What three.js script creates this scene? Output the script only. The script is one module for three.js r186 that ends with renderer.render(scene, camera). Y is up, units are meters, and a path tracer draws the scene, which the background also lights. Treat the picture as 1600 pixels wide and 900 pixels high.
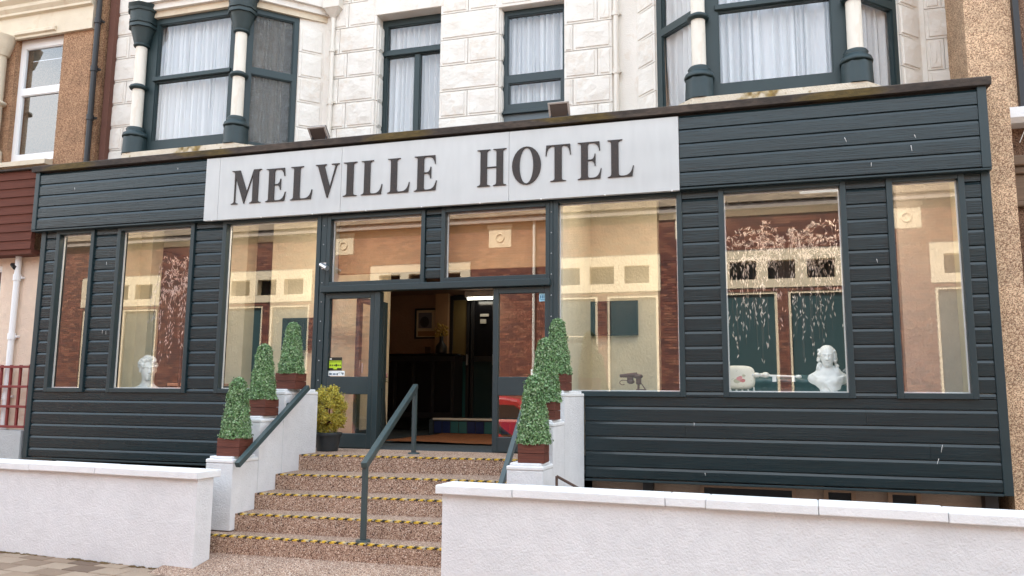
import * as THREE from 'three';
import { RoundedBoxGeometry } from 'three/addons/geometries/RoundedBoxGeometry.js';
import { mergeGeometries, mergeVertices, toCreasedNormals } from 'three/addons/utils/BufferGeometryUtils.js';
import { MarchingCubes } from 'three/addons/objects/MarchingCubes.js';
import { RectAreaLightUniformsLib } from 'three/addons/lights/RectAreaLightUniformsLib.js';

// ---------------------------------------------------------------- camera, sky, sun, exposure
const scene = new THREE.Scene();
const camera = new THREE.PerspectiveCamera(2 * Math.atan(450 / 1230) * 180 / Math.PI, 16 / 9, 0.05, 600);
camera.rotation.order = 'YXZ';
camera.position.set(0, 1.62, 8.6);
camera.rotation.set(0.135222, 0.289520, 0.007991);
const renderer = new THREE.WebGLRenderer({ antialias: true });
renderer.setSize(1024, 576);
renderer.toneMapping = THREE.LinearToneMapping;
renderer.toneMappingExposure = 2.9;
renderer.shadowMap.enabled = true;
RectAreaLightUniformsLib.init();
const SKY = 1.0;
{ // pale, partly clouded sky
  const W = 512, H = 256, d = new Float32Array(W * H * 4);
  const h3 = (x, y, z) => { let n = Math.sin(x * 127.1 + y * 311.7 + z * 74.7) * 43758.5453; return n - Math.floor(n); };
  const vn = (x, y, z) => {
    const xi = Math.floor(x), yi = Math.floor(y), zi = Math.floor(z), s = (t) => t * t * (3 - 2 * t), l = (a, b, t) => a + (b - a) * t;
    const u = s(x - xi), v = s(y - yi), w = s(z - zi), c = (a, b, e) => h3(xi + a, yi + b, zi + e);
    return l(l(l(c(0, 0, 0), c(1, 0, 0), u), l(c(0, 1, 0), c(1, 1, 0), u), v), l(l(c(0, 0, 1), c(1, 0, 1), u), l(c(0, 1, 1), c(1, 1, 1), u), v), w);
  };
  for (let j = 0; j < H; j++) for (let i = 0; i < W; i++) {
    const el = ((j + 0.5) / H - 0.5) * Math.PI, az = ((i + 0.5) / W - 0.5) * 2 * Math.PI;
    const x = Math.cos(el) * Math.cos(az), y = Math.sin(el), z = Math.cos(el) * Math.sin(az);
    let f = 0, a = 0.5, q = 2.2; for (let o = 0; o < 5; o++) { f += a * vn(x * q + 7, y * q * 2.2 + 3, z * q + 11); a *= 0.5; q *= 2.03; }
    const cl = THREE.MathUtils.smoothstep(f, 0.40, 0.62) * 0.75 + 0.05;
    const up = Math.max(0, y), t = Math.pow(1 - up, 2.2);
    const b = [0.48 + 0.42 * t, 0.65 + 0.33 * t, 0.86 + 0.17 * t], c = [1.24, 1.23, 1.22];
    const k = (j * W + i) * 4;
    for (let n = 0; n < 3; n++) d[k + n] = (y < 0 ? 0.35 : b[n] + (c[n] - b[n]) * cl) * SKY;
    d[k + 3] = 1;
  }
  const t = new THREE.DataTexture(d, W, H, THREE.RGBAFormat, THREE.FloatType);
  t.mapping = THREE.EquirectangularReflectionMapping; t.magFilter = t.minFilter = THREE.LinearFilter; t.needsUpdate = true;
  scene.background = t; scene.environment = t;
}
const sun = new THREE.DirectionalLight(new THREE.Color(1.0, 0.94, 0.86), 5.0);
sun.position.set(-14, 34, -24); sun.target.position.set(0, 0, 4);
sun.castShadow = true; sun.shadow.radius = 3; sun.shadow.mapSize.set(2048, 2048);
Object.assign(sun.shadow.camera, { left: -40, right: 40, top: 40, bottom: -40, near: 1, far: 120 });
scene.add(sun, sun.target);

// ---------------------------------------------------------------- helpers
let seed = 7;
const rnd = () => { seed = (seed + 0x6D2B79F5) | 0; let t = Math.imul(seed ^ (seed >>> 15), 1 | seed); t = (t + Math.imul(t ^ (t >>> 7), 61 | t)) ^ t; return ((t ^ (t >>> 14)) >>> 0) / 4294967296; };
const rr = (a, b) => a + (b - a) * rnd();
const V3 = (x, y, z) => new THREE.Vector3(x, y, z);
const taken = {};
const numbered = (n) => { const k = (taken[n] = (taken[n] ?? -1) + 1); return k ? `${n}_${String(k).padStart(3, '0')}` : n; };
function thing(name, label, category, group, pos = [0, 0, 0], turn = 0) {
  const o = new THREE.Group(); o.name = numbered(name); o.position.set(...pos); o.rotation.y = turn;
  o.userData = { label, category }; if (group) o.userData.group = group; scene.add(o); return o;
}
function mesh(parent, name, geo, mat, label) {
  const m = new THREE.Mesh(geo, mat); m.name = name; m.castShadow = m.receiveShadow = true;
  if (label) m.userData.label = label; parent.add(m); return m;
}
function solo(name, geo, mat, label, category, group) {
  const m = mesh(scene, numbered(name), geo, mat); m.userData = { label, category }; if (group) m.userData.group = group; return m;
}
function struct(name, geo, mat) { const m = mesh(scene, name, geo, mat); m.userData = { kind: 'structure' }; return m; }
function sub(parent, name) { const g = new THREE.Group(); g.name = name; parent.add(g); return g; }
// uv in metres from position and facing; turn swaps the axes so that grain runs upright
function uvm(g, turn = false, off = 0) {
  const p = g.attributes.position, n = g.attributes.normal, uv = new Float32Array(p.count * 2);
  for (let i = 0; i < p.count; i++) {
    const ax = Math.abs(n.getX(i)), ay = Math.abs(n.getY(i)), az = Math.abs(n.getZ(i));
    let u, v; if (az >= ax && az >= ay) { u = p.getX(i); v = p.getY(i); } else if (ax >= ay) { u = p.getZ(i); v = p.getY(i); } else { u = p.getX(i); v = p.getZ(i); }
    uv[2 * i] = (turn ? v : u) + off; uv[2 * i + 1] = (turn ? u : v) + off * 0.37;
  }
  g.setAttribute('uv', new THREE.BufferAttribute(uv, 2)); return g;
}
const box = (x0, x1, y0, y1, z0, z1, turn, off) => { const g = new THREE.BoxGeometry(x1 - x0, y1 - y0, z1 - z0); g.translate((x0 + x1) / 2, (y0 + y1) / 2, (z0 + z1) / 2); return uvm(g, turn, off); };
const rbox = (x0, x1, y0, y1, z0, z1, r = 0.01, turn, off) => { const g = new RoundedBoxGeometry(x1 - x0, y1 - y0, z1 - z0, 2, r); g.translate((x0 + x1) / 2, (y0 + y1) / 2, (z0 + z1) / 2); return uvm(g, turn, off); };
function merge(list) { return mergeGeometries(list.map((g) => { const h = g.index ? g.toNonIndexed() : g; for (const k of Object.keys(h.attributes)) if (!['position', 'normal', 'uv'].includes(k)) h.deleteAttribute(k); if (!h.attributes.uv) uvm(h); return h; })); }
// polygon (any outline) pushed from a to b; put(u, v, w) gives the point
function extrude(poly, a, b, put, turn, off) {
  const pts = poly.map((p) => new THREE.Vector2(p[0], p[1]));
  if (THREE.ShapeUtils.isClockWise(pts)) pts.reverse();
  const tri = THREE.ShapeUtils.triangulateShape(pts, []), P = [];
  const add = (...q) => q.forEach((r) => P.push(...put(...r)));
  for (const t of tri) { const [A, B, C] = t.map((i) => pts[i]); add([A.x, A.y, b], [B.x, B.y, b], [C.x, C.y, b]); add([A.x, A.y, a], [C.x, C.y, a], [B.x, B.y, a]); }
  pts.forEach((p, i) => { const q = pts[(i + 1) % pts.length]; add([p.x, p.y, a], [q.x, q.y, a], [q.x, q.y, b]); add([p.x, p.y, a], [q.x, q.y, b], [p.x, p.y, b]); });
  const g = new THREE.BufferGeometry(); g.setAttribute('position', new THREE.Float32BufferAttribute(P, 3)); g.computeVertexNormals(); return uvm(g, turn, off);
}
const prismX = (poly, x0, x1, off) => extrude(poly, x0, x1, (u, v, w) => [w, v, u], false, off);   // poly of (z, y); faces may wind either way
const prismY = (poly, y0, y1) => extrude(poly, y0, y1, (u, v, w) => [u, w, v]);                 // poly of (x, z)
const prismZ = (poly, z0, z1) => extrude(poly, z0, z1, (u, v, w) => [u, v, w]);                 // poly of (x, y)
function fixed(g) { // turns inside-out prisms right way round
  const p = g.attributes.position.array; for (let i = 0; i < p.length; i += 9) for (let k = 0; k < 3; k++) { const t = p[i + 3 + k]; p[i + 3 + k] = p[i + 6 + k]; p[i + 6 + k] = t; }
  g.computeVertexNormals(); return uvm(g);
}
const pX = (poly, x0, x1, off) => { const g = fixed(prismX(poly, x0, x1)); return uvm(g, false, off); };
const pY = (poly, y0, y1) => fixed(prismY(poly, y0, y1));
function bar(a, b, r0, r1 = r0, seg = 10) { // round bar between two points
  const d = b.clone().sub(a), g = new THREE.CylinderGeometry(r1, r0, d.length(), seg);
  g.applyQuaternion(new THREE.Quaternion().setFromUnitVectors(V3(0, 1, 0), d.clone().normalize())); g.translate(...a.clone().add(b).multiplyScalar(0.5).toArray()); return g;
}
function beam(a, b, w, h, r = 0.006) { // squared bar between two points in one x plane or any direction
  const d = b.clone().sub(a), g = new RoundedBoxGeometry(w, h, d.length(), 2, r); const m = new THREE.Matrix4().lookAt(b, a, V3(0, 1, 0));
  g.applyMatrix4(m); g.translate(...a.clone().add(b).multiplyScalar(0.5).toArray()); return uvm(g);
}
const lathe = (pts, seg = 24) => new THREE.LatheGeometry(pts.map((p) => new THREE.Vector2(p[0], p[1])), seg);
const at = (g, x, y, z) => g.translate(x, y, z);

// ---------------------------------------------------------------- textures
const hash2 = (x, y, s) => { let h = Math.imul(x | 0, 374761393) ^ Math.imul(y | 0, 668265263) ^ Math.imul(s | 0, 1274126177); h = Math.imul(h ^ (h >>> 13), 1274126177); return ((h ^ (h >>> 16)) >>> 0) / 4294967296; };
function tn(x, y, px, py, s) { // tileable value noise
  const xi = Math.floor(x), yi = Math.floor(y), f = (t) => t * t * (3 - 2 * t), u = f(x - xi), v = f(y - yi), m = (a, n) => ((a % n) + n) % n;
  const a = hash2(m(xi, px), m(yi, py), s), b = hash2(m(xi + 1, px), m(yi, py), s), c = hash2(m(xi, px), m(yi + 1, py), s), d = hash2(m(xi + 1, px), m(yi + 1, py), s);
  return a + (b - a) * u + (c - a) * v + (a - b - c + d) * u * v;
}
const fb = (u, v, nx, ny, s, oct = 4) => { let f = 0, a = 0.5, t = 0; for (let o = 0; o < oct; o++) { f += a * tn(u * nx, v * ny, nx, ny, s + o); t += a; a *= 0.55; nx *= 2; ny *= 2; } return f / t; };
function tex(size, metres, fn, srgb = true) { // fn(u, v) gives [r, g, b] 0..1 or one number
  const w = Array.isArray(size) ? size[0] : size, h = Array.isArray(size) ? size[1] : size, d = new Uint8Array(w * h * 4);
  for (let j = 0; j < h; j++) for (let i = 0; i < w; i++) { const c = fn((i + 0.5) / w, (j + 0.5) / h), k = (j * w + i) * 4, a = typeof c === 'number' ? [c, c, c] : c; for (let n = 0; n < 3; n++) d[k + n] = Math.max(0, Math.min(255, a[n] * 255)); d[k + 3] = 255; }
  const t = new THREE.DataTexture(d, w, h); t.wrapS = t.wrapT = THREE.RepeatWrapping; t.magFilter = THREE.LinearFilter; t.minFilter = THREE.LinearMipmapLinearFilter; t.generateMipmaps = true;
  const m = Array.isArray(metres) ? metres : [metres, metres]; t.repeat.set(1 / m[0], 1 / m[1]); if (srgb) t.colorSpace = THREE.SRGBColorSpace; t.needsUpdate = true; return t;
}
const grey = (a, b, t) => a + (b - a) * t;
const mixc = (a, b, t) => a.map((x, i) => x + (b[i] - x) * t);
const T = {};
T.grain = tex([1024, 512], [2.4, 0.8], (u, v) => { const s = fb(u, v, 10, 90, 3, 3), l = fb(u, v, 3, 5, 9, 3); return grey(0.66, 1, 0.6 * s + 0.4 * l); });
T.grainB = tex([1024, 512], [2.4, 0.8], (u, v) => fb(u, v, 12, 110, 3, 3), false);
T.rough = tex(512, 0.5, (u, v) => { const a = fb(u, v, 44, 44, 21, 3), b = fb(u, v, 100, 100, 25, 2); return 0.7 * a + 0.3 * b; }, false);
T.stainW = tex(512, 3.1, (u, v) => { const a = fb(u, v, 5, 5, 31, 5), b = fb(u, v, 40, 40, 35, 3); return grey(0.86, 1, Math.min(1, 0.35 + 0.5 * a + 0.35 * b)); });
const aggAt = (u, v) => { const n = 84, x = u * n, y = v * n; let best = 9, id = 0; for (let j = -1; j < 2; j++) for (let i = -1; i < 2; i++) { const cx = Math.floor(x) + i, cy = Math.floor(y) + j, mx = ((cx % n) + n) % n, my = ((cy % n) + n) % n, dx = cx + hash2(mx, my, 5) - x, dy = cy + hash2(mx, my, 6) - y, d = dx * dx + dy * dy; if (d < best) { best = d; id = hash2(mx, my, 7); } } return [Math.sqrt(best), id]; };
T.agg = tex(512, 0.62, (u, v) => { const [d, id] = aggAt(u, v), l = fb(u, v, 4, 4, 8, 3); let c = id < 0.13 ? [0.36, 0.26, 0.22] : id < 0.34 ? [0.58, 0.45, 0.39] : id < 0.62 ? [0.71, 0.58, 0.51] : id < 0.87 ? [0.80, 0.68, 0.61] : [0.92, 0.84, 0.79]; if (d > 0.62) c = mixc(c, [0.58, 0.45, 0.39], 0.7); return c.map((x) => x * grey(0.88, 1.04, l)); });
T.aggB = tex(512, 0.62, (u, v) => { const [d, id] = aggAt(u, v); return Math.max(0, 1 - d * 1.2) * (0.5 + 0.5 * id); }, false);
T.peb = tex(1024, 1.0, (u, v) => { const n = fb(u, v, 120, 120, 41, 2), h = hash2(u * 256, v * 256, 43), l = fb(u, v, 6, 6, 45, 3); let c = mixc([0.60, 0.46, 0.36], [0.93, 0.80, 0.66], THREE.MathUtils.smoothstep(n, 0.28, 0.66)); if (h > 0.93) c = [0.22, 0.14, 0.10]; if (h < 0.07) c = [0.95, 0.84, 0.68]; return c.map((x) => x * grey(0.85, 1.05, l)); });
T.pebB = tex(512, 1.0, (u, v) => fb(u, v, 110, 110, 41, 2), false);
T.paper = tex(512, 0.8, (u, v) => { const a = fb(u, v, 40, 26, 51, 3); return Math.pow(a, 1.4); }, false);
T.wood = tex([512, 512], [0.6, 0.3], (u, v) => { const s = fb(u, v, 6, 60, 61, 3), r = fb(u, v, 3, 8, 66, 3); return mixc([0.25, 0.12, 0.085], [0.50, 0.27, 0.20], 0.55 * s + 0.45 * r); });
T.flash = tex([1024, 256], [5, 0.6], (u, v) => { const a = fb(u, v, 14, 6, 71, 4), m = THREE.MathUtils.smoothstep(fb(u, v, 5, 2, 75, 3), 0.55, 0.7), n = fb(u, v, 90, 30, 78, 2); let c = mixc([0.19, 0.165, 0.15], [0.36, 0.31, 0.27], a); c = mixc(c, [0.38, 0.31, 0.12], m * 0.7); return c.map((x) => x * grey(0.75, 1.15, n)); });
T.marble = tex(512, 0.42, (u, v) => { const a = fb(u, v, 7, 7, 81, 4), b = fb(u, v, 14, 14, 86, 4), w = Math.abs(Math.sin((a * 2.2 + b) * 14)); let c = mixc([0.12, 0.08, 0.06], [0.36, 0.25, 0.18], b); if (w < 0.22) c = mixc([0.92, 0.76, 0.56], c, w / 0.22); return c; });
T.stone = tex(512, 1.3, (u, v) => { const a = fb(u, v, 6, 6, 91, 5), st = THREE.MathUtils.smoothstep(fb(u, v, 9, 7, 95, 4), 0.63, 0.74); return mixc([0.90, 0.88, 0.85], [0.97, 0.96, 0.94], a).map((x, i) => x * (1 - st * [0.02, 0.035, 0.05][i])); });
T.stoneB = tex(512, 0.75, (u, v) => { // tooled face: broad chips with crisp edges
  const a = fb(u, v, 4, 6, 101, 3), q = Math.floor(a * 10) / 10, e = fb(u, v, 22, 22, 107, 3); return 0.86 * q + 0.06 * a + 0.08 * e; }, false);
T.plain = tex(256, 1.7, (u, v) => grey(0.88, 1, fb(u, v, 6, 6, 111, 5)));
T.frost = tex(512, 0.5, (u, v) => { const a = fb(u, v, 9, 9, 121, 3), w = Math.abs(Math.sin(a * 46)); return w * 0.7 + 0.3 * fb(u, v, 30, 30, 125, 2); }, false);
T.sign = tex([1024, 256], [4, 1], (u, v) => { const s = fb(u, v, 60, 3, 131, 3), l = fb(u, v, 5, 3, 135, 3); return grey(0.9, 1, 0.4 * s + 0.6 * l); });
T.sill = tex(512, 1.6, (u, v) => { const a = fb(u, v, 12, 12, 141, 4), m = THREE.MathUtils.smoothstep(fb(u, v, 6, 6, 147, 4), 0.54, 0.66), n = fb(u, v, 60, 60, 149, 2); let c = mixc([0.80, 0.74, 0.65], [0.93, 0.89, 0.82], a); c = mixc(c, mixc([0.30, 0.22, 0.08], [0.55, 0.42, 0.14], n), m * 0.75); return c; });
T.carpet = tex(256, 0.5, (u, v) => { const n = tn(u * 64, v * 64, 64, 64, 151); return mixc([0.10, 0.13, 0.15], [0.26, 0.31, 0.34], n); });
T.coir = tex(256, 0.4, (u, v) => { const n = fb(u, v, 60, 14, 161, 3); return mixc([0.30, 0.16, 0.08], [0.62, 0.39, 0.21], n); });
T.tape = tex([512, 32], [0.36, 0.04], (u, v) => { const k = (u * 4 + v * 0.25) % 1, w = fb(u, v, 20, 4, 171, 3); const c = k < 0.48 ? [0.12, 0.11, 0.10] : [0.86, 0.70, 0.20]; return w > 0.62 ? mixc(c, [0.86, 0.82, 0.74], 0.8) : c; });

const std = (o) => new THREE.MeshStandardMaterial(o);
const lin = (r, g, b) => new THREE.Color().setRGB(r, g, b);
const phys = (o) => new THREE.MeshPhysicalMaterial(o);
const M = {
  board: std({ color: lin(0.012, 0.031, 0.038), map: T.grain, bumpMap: T.grainB, bumpScale: 0.0014, roughness: 0.26 }),
  frame: std({ color: lin(0.018, 0.037, 0.043), roughness: 0.4, map: T.plain }),
  doorFrame: std({ color: lin(0.024, 0.044, 0.050), roughness: 0.4, map: T.plain }),
  greenPaint: std({ color: lin(0.018, 0.038, 0.042), roughness: 0.48, map: T.plain, bumpMap: T.rough, bumpScale: 0.0006 }),
  flash: std({ map: T.flash, roughness: 0.85, bumpMap: T.rough, bumpScale: 0.004 }),
  sign: std({ color: lin(0.60, 0.61, 0.60), map: T.sign, roughness: 0.5, metalness: 0.1 }),
  letter: phys({ map: T.marble, color: lin(0.20, 0.155, 0.13), roughness: 0.55, clearcoat: 0.12, clearcoatRoughness: 0.15 }),
  letterEdge: std({ color: lin(0.03, 0.022, 0.018), roughness: 0.4 }),
  render: std({ color: lin(0.80, 0.80, 0.81), map: T.stainW, roughness: 0.92, bumpMap: T.rough, bumpScale: 0.006 }),
  coping: std({ color: lin(0.86, 0.86, 0.86), map: T.stainW, roughness: 0.85, bumpMap: T.rough, bumpScale: 0.003 }),
  stone: std({ color: lin(0.88, 0.87, 0.85), map: T.stone, roughness: 0.75, bumpMap: T.stoneB, bumpScale: 0.02 }),
  stoneFlat: std({ color: lin(0.88, 0.87, 0.85), map: T.stone, roughness: 0.75, bumpMap: T.rough, bumpScale: 0.004 }),
  cream: std({ color: lin(0.76, 0.68, 0.55), map: T.stone, roughness: 0.75, bumpMap: T.rough, bumpScale: 0.003 }),
  shaft: std({ color: lin(0.85, 0.82, 0.76), map: T.stone, roughness: 0.6 }),
  sill: std({ map: T.sill, roughness: 0.9, bumpMap: T.rough, bumpScale: 0.012 }),
  agg: std({ map: T.agg, color: lin(0.94, 0.95, 0.88), roughness: 0.85, bumpMap: T.aggB, bumpScale: 0.003 }),
  tape: std({ map: T.tape, roughness: 0.6 }),
  wood: std({ map: T.wood, roughness: 0.7, bumpMap: T.grainB, bumpScale: 0.002 }),
  peb: std({ map: T.peb, roughness: 0.95, bumpMap: T.pebB, bumpScale: 0.005 }),
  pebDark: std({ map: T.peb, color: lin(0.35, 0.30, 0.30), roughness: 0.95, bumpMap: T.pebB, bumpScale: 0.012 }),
  pebBrown: std({ map: T.peb, color: lin(0.64, 0.54, 0.48), roughness: 0.95, bumpMap: T.pebB, bumpScale: 0.006 }),
  peach: std({ color: lin(0.84, 0.66, 0.52), map: T.stainW, roughness: 0.92, bumpMap: T.rough, bumpScale: 0.012 }),
  redBoard: std({ color: lin(0.165, 0.050, 0.030), map: T.grain, roughness: 0.95, bumpMap: T.grainB, bumpScale: 0.002 }),
  redPaint: std({ color: lin(0.22, 0.022, 0.020), map: T.plain, roughness: 0.5 }),
  upvc: std({ color: lin(0.82, 0.82, 0.82), roughness: 0.35 }),
  pipe: std({ color: lin(0.83, 0.81, 0.77), roughness: 0.5, map: T.stone }),
  blackPipe: std({ color: lin(0.018, 0.018, 0.02), roughness: 0.45 }),
  black: std({ color: lin(0.012, 0.012, 0.014), roughness: 0.45 }),
  blackGloss: std({ color: lin(0.008, 0.008, 0.010), roughness: 0.12 }),
  railing: std({ color: lin(0.045, 0.072, 0.075), roughness: 0.32 }),
  glass: phys({ color: 0xffffff, transmission: 1, roughness: 0, ior: 2.45, thickness: 0 }),
  glassUp: phys({ color: 0xffffff, transmission: 1, roughness: 0, ior: 1.9, thickness: 0 }),
  frost: phys({ color: lin(0.6, 0.64, 0.64), transmission: 0.75, roughness: 0.22, ior: 1.9, thickness: 0, bumpMap: T.frost, bumpScale: 0.012 }),
  net: phys({ color: lin(0.86, 0.88, 0.90), transmission: 0.35, roughness: 1, thickness: 0, side: THREE.DoubleSide }),
  drape: std({ color: lin(0.32, 0.22, 0.15), roughness: 0.9, side: THREE.DoubleSide }),
  paper: std({ color: lin(0.84, 0.76, 0.58), roughness: 0.8, bumpMap: T.paper, bumpScale: 0.006, map: T.plain }),
  paperPink: std({ color: lin(0.74, 0.64, 0.56), roughness: 0.8, bumpMap: T.paper, bumpScale: 0.006, map: T.plain }),
  tan: std({ color: lin(0.62, 0.36, 0.15), roughness: 0.6, map: T.plain }),
  brownWall: std({ color: lin(0.34, 0.20, 0.13), roughness: 0.8, bumpMap: T.paper, bumpScale: 0.004, map: T.plain }),
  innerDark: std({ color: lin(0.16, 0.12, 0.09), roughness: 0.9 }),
  ceiling: std({ color: lin(0.66, 0.60, 0.50), roughness: 0.9 }),
  white: std({ color: lin(0.82, 0.82, 0.80), roughness: 0.5 }),
  carpet: std({ map: T.carpet, roughness: 1 }),
  coir: std({ map: T.coir, roughness: 1, bumpMap: T.rough, bumpScale: 0.01 }),
  tealTile: std({ color: lin(0.035, 0.12, 0.13), roughness: 0.15 }),
  blueTile: std({ color: lin(0.018, 0.028, 0.09), roughness: 0.15 }),
  plaster: std({ color: lin(0.80, 0.82, 0.80), roughness: 0.55 }),
  tealLeather: phys({ color: lin(0.016, 0.062, 0.070), roughness: 0.35, clearcoat: 0.3, clearcoatRoughness: 0.3 }),
  steel: std({ color: lin(0.55, 0.55, 0.56), roughness: 0.3, metalness: 0.9 }),
  bulbTube: std({ color: lin(0.9, 0.9, 0.85), emissive: lin(1, 0.95, 0.8), emissiveIntensity: 3.5 }),
  mortar: std({ color: lin(0.42, 0.36, 0.31), roughness: 0.95 }),
  slate: std({ color: lin(0.21, 0.155, 0.11), roughness: 0.85 }),
  asphalt: std({ color: lin(0.06, 0.06, 0.062), map: T.plain, roughness: 0.95 }),
  paving: std({ color: lin(0.38, 0.29, 0.22), map: T.stainW, roughness: 0.95, bumpMap: T.rough, bumpScale: 0.006 }),
};
console.log('materials ready');

// ---------------------------------------------------------------- ground and road
struct('ground', new THREE.PlaneGeometry(500, 500).rotateX(-Math.PI / 2).translate(0, -0.03, 0), M.asphalt);
struct('road', uvm(new THREE.PlaneGeometry(120, 5.6).rotateX(-Math.PI / 2).translate(0, -0.012, 8.3)), M.asphalt);
const pavement = struct('pavement', merge([box(-60, -4.62, -0.02, 0.082, -0.4, 5.3), box(-4.62, -1.7, -0.02, 0.082, 2.9, 5.3), box(-1.7, 60, -0.02, 0.082, -0.4, 5.3)]), M.paving);
mesh(pavement, 'kerb', rbox(-60, 60, -0.02, 0.088, 5.303, 5.45, 0.02), M.mortar);
struct('far_pavement', box(-60, 60, -0.02, 0.1, 11.2, 14.0), M.paving);
{ // block pavers in front of the left wall
  const g = [0, 1, 2, 3].map((i) => rbox(-0.148, 0.148, 0, 0.03, -0.098, 0.098, 0.006, false, i * 0.7));
  const pm = [[0.34, 0.24, 0.165], [0.38, 0.28, 0.20], [0.19, 0.125, 0.085], [0.27, 0.185, 0.125], [0.40, 0.295, 0.21]].map((c) => std({ color: lin(...c), map: T.stainW, roughness: 0.95, bumpMap: T.rough, bumpScale: 0.008 }));
  const row = sub(pavement, 'paver_field');
  for (let j = 0; j < 6; j++) for (let i = 0; i < 15; i++) {
    const x = -8.6 + i * 0.304 + (j % 2) * 0.152, z = 2.52 + j * 0.204 + 0.07 * (x + 4.6);
    if (x > -4.45) continue;
    const p = mesh(row, 'paver', g[Math.floor(rnd() * 4)], pm[(i * 7 + j * 3 + Math.floor(rnd() * 2)) % 5]); p.position.set(x, 0.073 + rr(-0.003, 0.003), z); p.rotation.y = -0.07;
  }
}

// ---------------------------------------------------------------- entrance steps
{
  const st = thing('entrance_steps', 'brown aggregate entrance steps with worn yellow and black tape on nosings', 'steps');
  const tops = [0.975, 0.812, 0.661, 0.51, 0.352], zl = [1.05, 1.475, 1.815, 2.11, 2.345], zr = [0.80, 1.34, 1.68, 1.99, 2.285];
  for (let k = 0; k < 5; k++) {
    const y0 = k < 4 ? tops[k + 1] : 0.19, b = k === 0 ? [[-5.3, -0.02], [-2.06, -0.02]] : null;
    const xl = k === 4 ? -4.9 : -4.6, xr = k === 0 ? -2.06 : -2.056;
    // each step runs back under the one above
    const back = k === 0 ? null : 0.3;
    const poly = k === 0 ? [[-5.3, 0.005], [xr, 0.005], [xr, zr[0]], [-4.6, zl[0]], [-4.6, 0.70], [-5.3, 0.70]] : [[xl, zl[k - 1] - back], [xr, zr[k - 1] - back], [xr, zr[k]], [xl, zl[k]]];
    const s = mesh(st, k === 0 ? 'landing' : 'step', pY(poly, k === 0 ? 0.812 : y0 - (k < 4 ? 0 : 0.12), tops[k]), M.agg);
    // tape along the nosing
    const L = Math.hypot(xr - xl, zr[k] - zl[k]) - 0.06, a = Math.atan2(zl[k] - zr[k], xr - xl);
    const tg = merge([box(0, L, 0, 0.003, -0.036, -0.001), box(0, L, -0.012, 0.003, -0.001, 0.002)]); { const p = tg.attributes.position, u = tg.attributes.uv; for (let i = 0; i < p.count; i++) u.setXY(i, p.getX(i), p.getZ(i) + p.getY(i)); }
    const t = mesh(st, 'hazard_tape', tg, M.tape); t.position.set(xl + 0.03, tops[k] + 0.001, zl[k]); t.rotation.y = a;
  }
  const apron = struct('entrance_apron', pX([[2.2, 0.0], [3.3, 0.0], [3.3, 0.088], [2.95, 0.088], [2.2, 0.222]], -4.9, -1.8), M.agg);
}
// cheek walls with three stepped pillars each
function cheek(label, x0, x1, segs, base) {
  const c = thing('cheek_wall', label, 'wall', 'stepped white cheek walls beside the steps');
  segs.forEach(([zb, zf, top, yb]) => {
    mesh(c, 'pillar', rbox(x0, x1, yb ?? base, top - 0.062, zb + 0.001, zf, 0.008), M.render);
    const cap = sub(c, 'cap');
    mesh(cap, 'lower_moulding', rbox(x0 - 0.004, x1 + 0.004, top - 0.062, top - 0.024, zb + 0.004, zf + 0.004, 0.012), M.coping);
    mesh(cap, 'top_slab', rbox(x0 + 0.022, x1 - 0.022, top - 0.024, top, zb + 0.02, zf - 0.02, 0.008), M.coping);
  });
}
cheek('stepped white rendered cheek wall on the left of the steps, below three planters', -4.9, -4.602, [[1.78, 2.18, 1.03, 0.36], [1.37, 1.776, 1.395, 0.52], [0.705, 1.366, 1.665, 0.70]], 0.3);
cheek('stepped white rendered cheek wall on the right of the steps, below three planters', -2.05, -1.72, [[1.472, 1.84, 1.03], [0.995, 1.468, 1.395], [0.03, 0.991, 1.668]], 0.09);
{ // small bent rail and steps down behind the right cheek wall
  const r = thing('basement_rail', 'short rusty bent handrail beside the right cheek wall', 'handrail', null, [-1.62, 0.082, 1.75]);
  mesh(r, 'rail', merge([bar(V3(0, 0, 0), V3(0, 0.84, 0), 0.012), bar(V3(0, 0.84, 0), V3(0.2, 0.72, -0.1), 0.012)]), std({ color: lin(0.10, 0.06, 0.045), roughness: 0.8 }));
}
// ---------------------------------------------------------------- front walls with coping stones
function frontWall(label, x0, x1, cuts) {
  const w = thing('front_wall', label, 'wall', 'white front garden walls'), k = 0.075, zf = (x) => 2.695 + k * (x + 4.55), t = 0.215;
  mesh(w, 'wall_face', pY([[x0, zf(x0)], [x1, zf(x1)], [x1, zf(x1) - t], [x0, zf(x0) - t]], 0.02, 0.875), M.render);
  const ends = [x0 - 0.035, ...cuts, x1 + 0.035];
  for (let i = 0; i + 1 < ends.length; i++) {
    const a = ends[i] + 0.0006, b = ends[i + 1] - 0.0006, L = b - a, g = new RoundedBoxGeometry(L, 0.066, t + 0.09, 3, 0.009);
    const p = g.attributes.position; for (let n = 0; n < p.count; n++) if (p.getY(n) < 0) p.setY(n, p.getY(n) + 0.008 * (fb(p.getX(n) / 6 + i * 0.31 + 0.5, 0.4, 16, 16, 77, 3) - 0.5));
    const s = mesh(w, 'coping_stone', uvm(g, false, i * 1.3), M.coping); s.position.set((a + b) / 2, 0.908 + rr(-0.002, 0.004), zf((a + b) / 2) - t / 2 + rr(-0.004, 0.004)); s.rotation.y = -Math.atan(k) + rr(-0.002, 0.002);
  }
}
frontWall('long white rendered front wall with coping on the left of the steps', -9.9, -4.58, [-9.1, -8.2, -7.32, -6.55, -5.72]);
frontWall('long white rendered front wall with coping on the right of the steps', -2.245, 3.2, [-1.66, -0.55, -0.28, 0.42, 1.15, 1.9, 2.6]);

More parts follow.
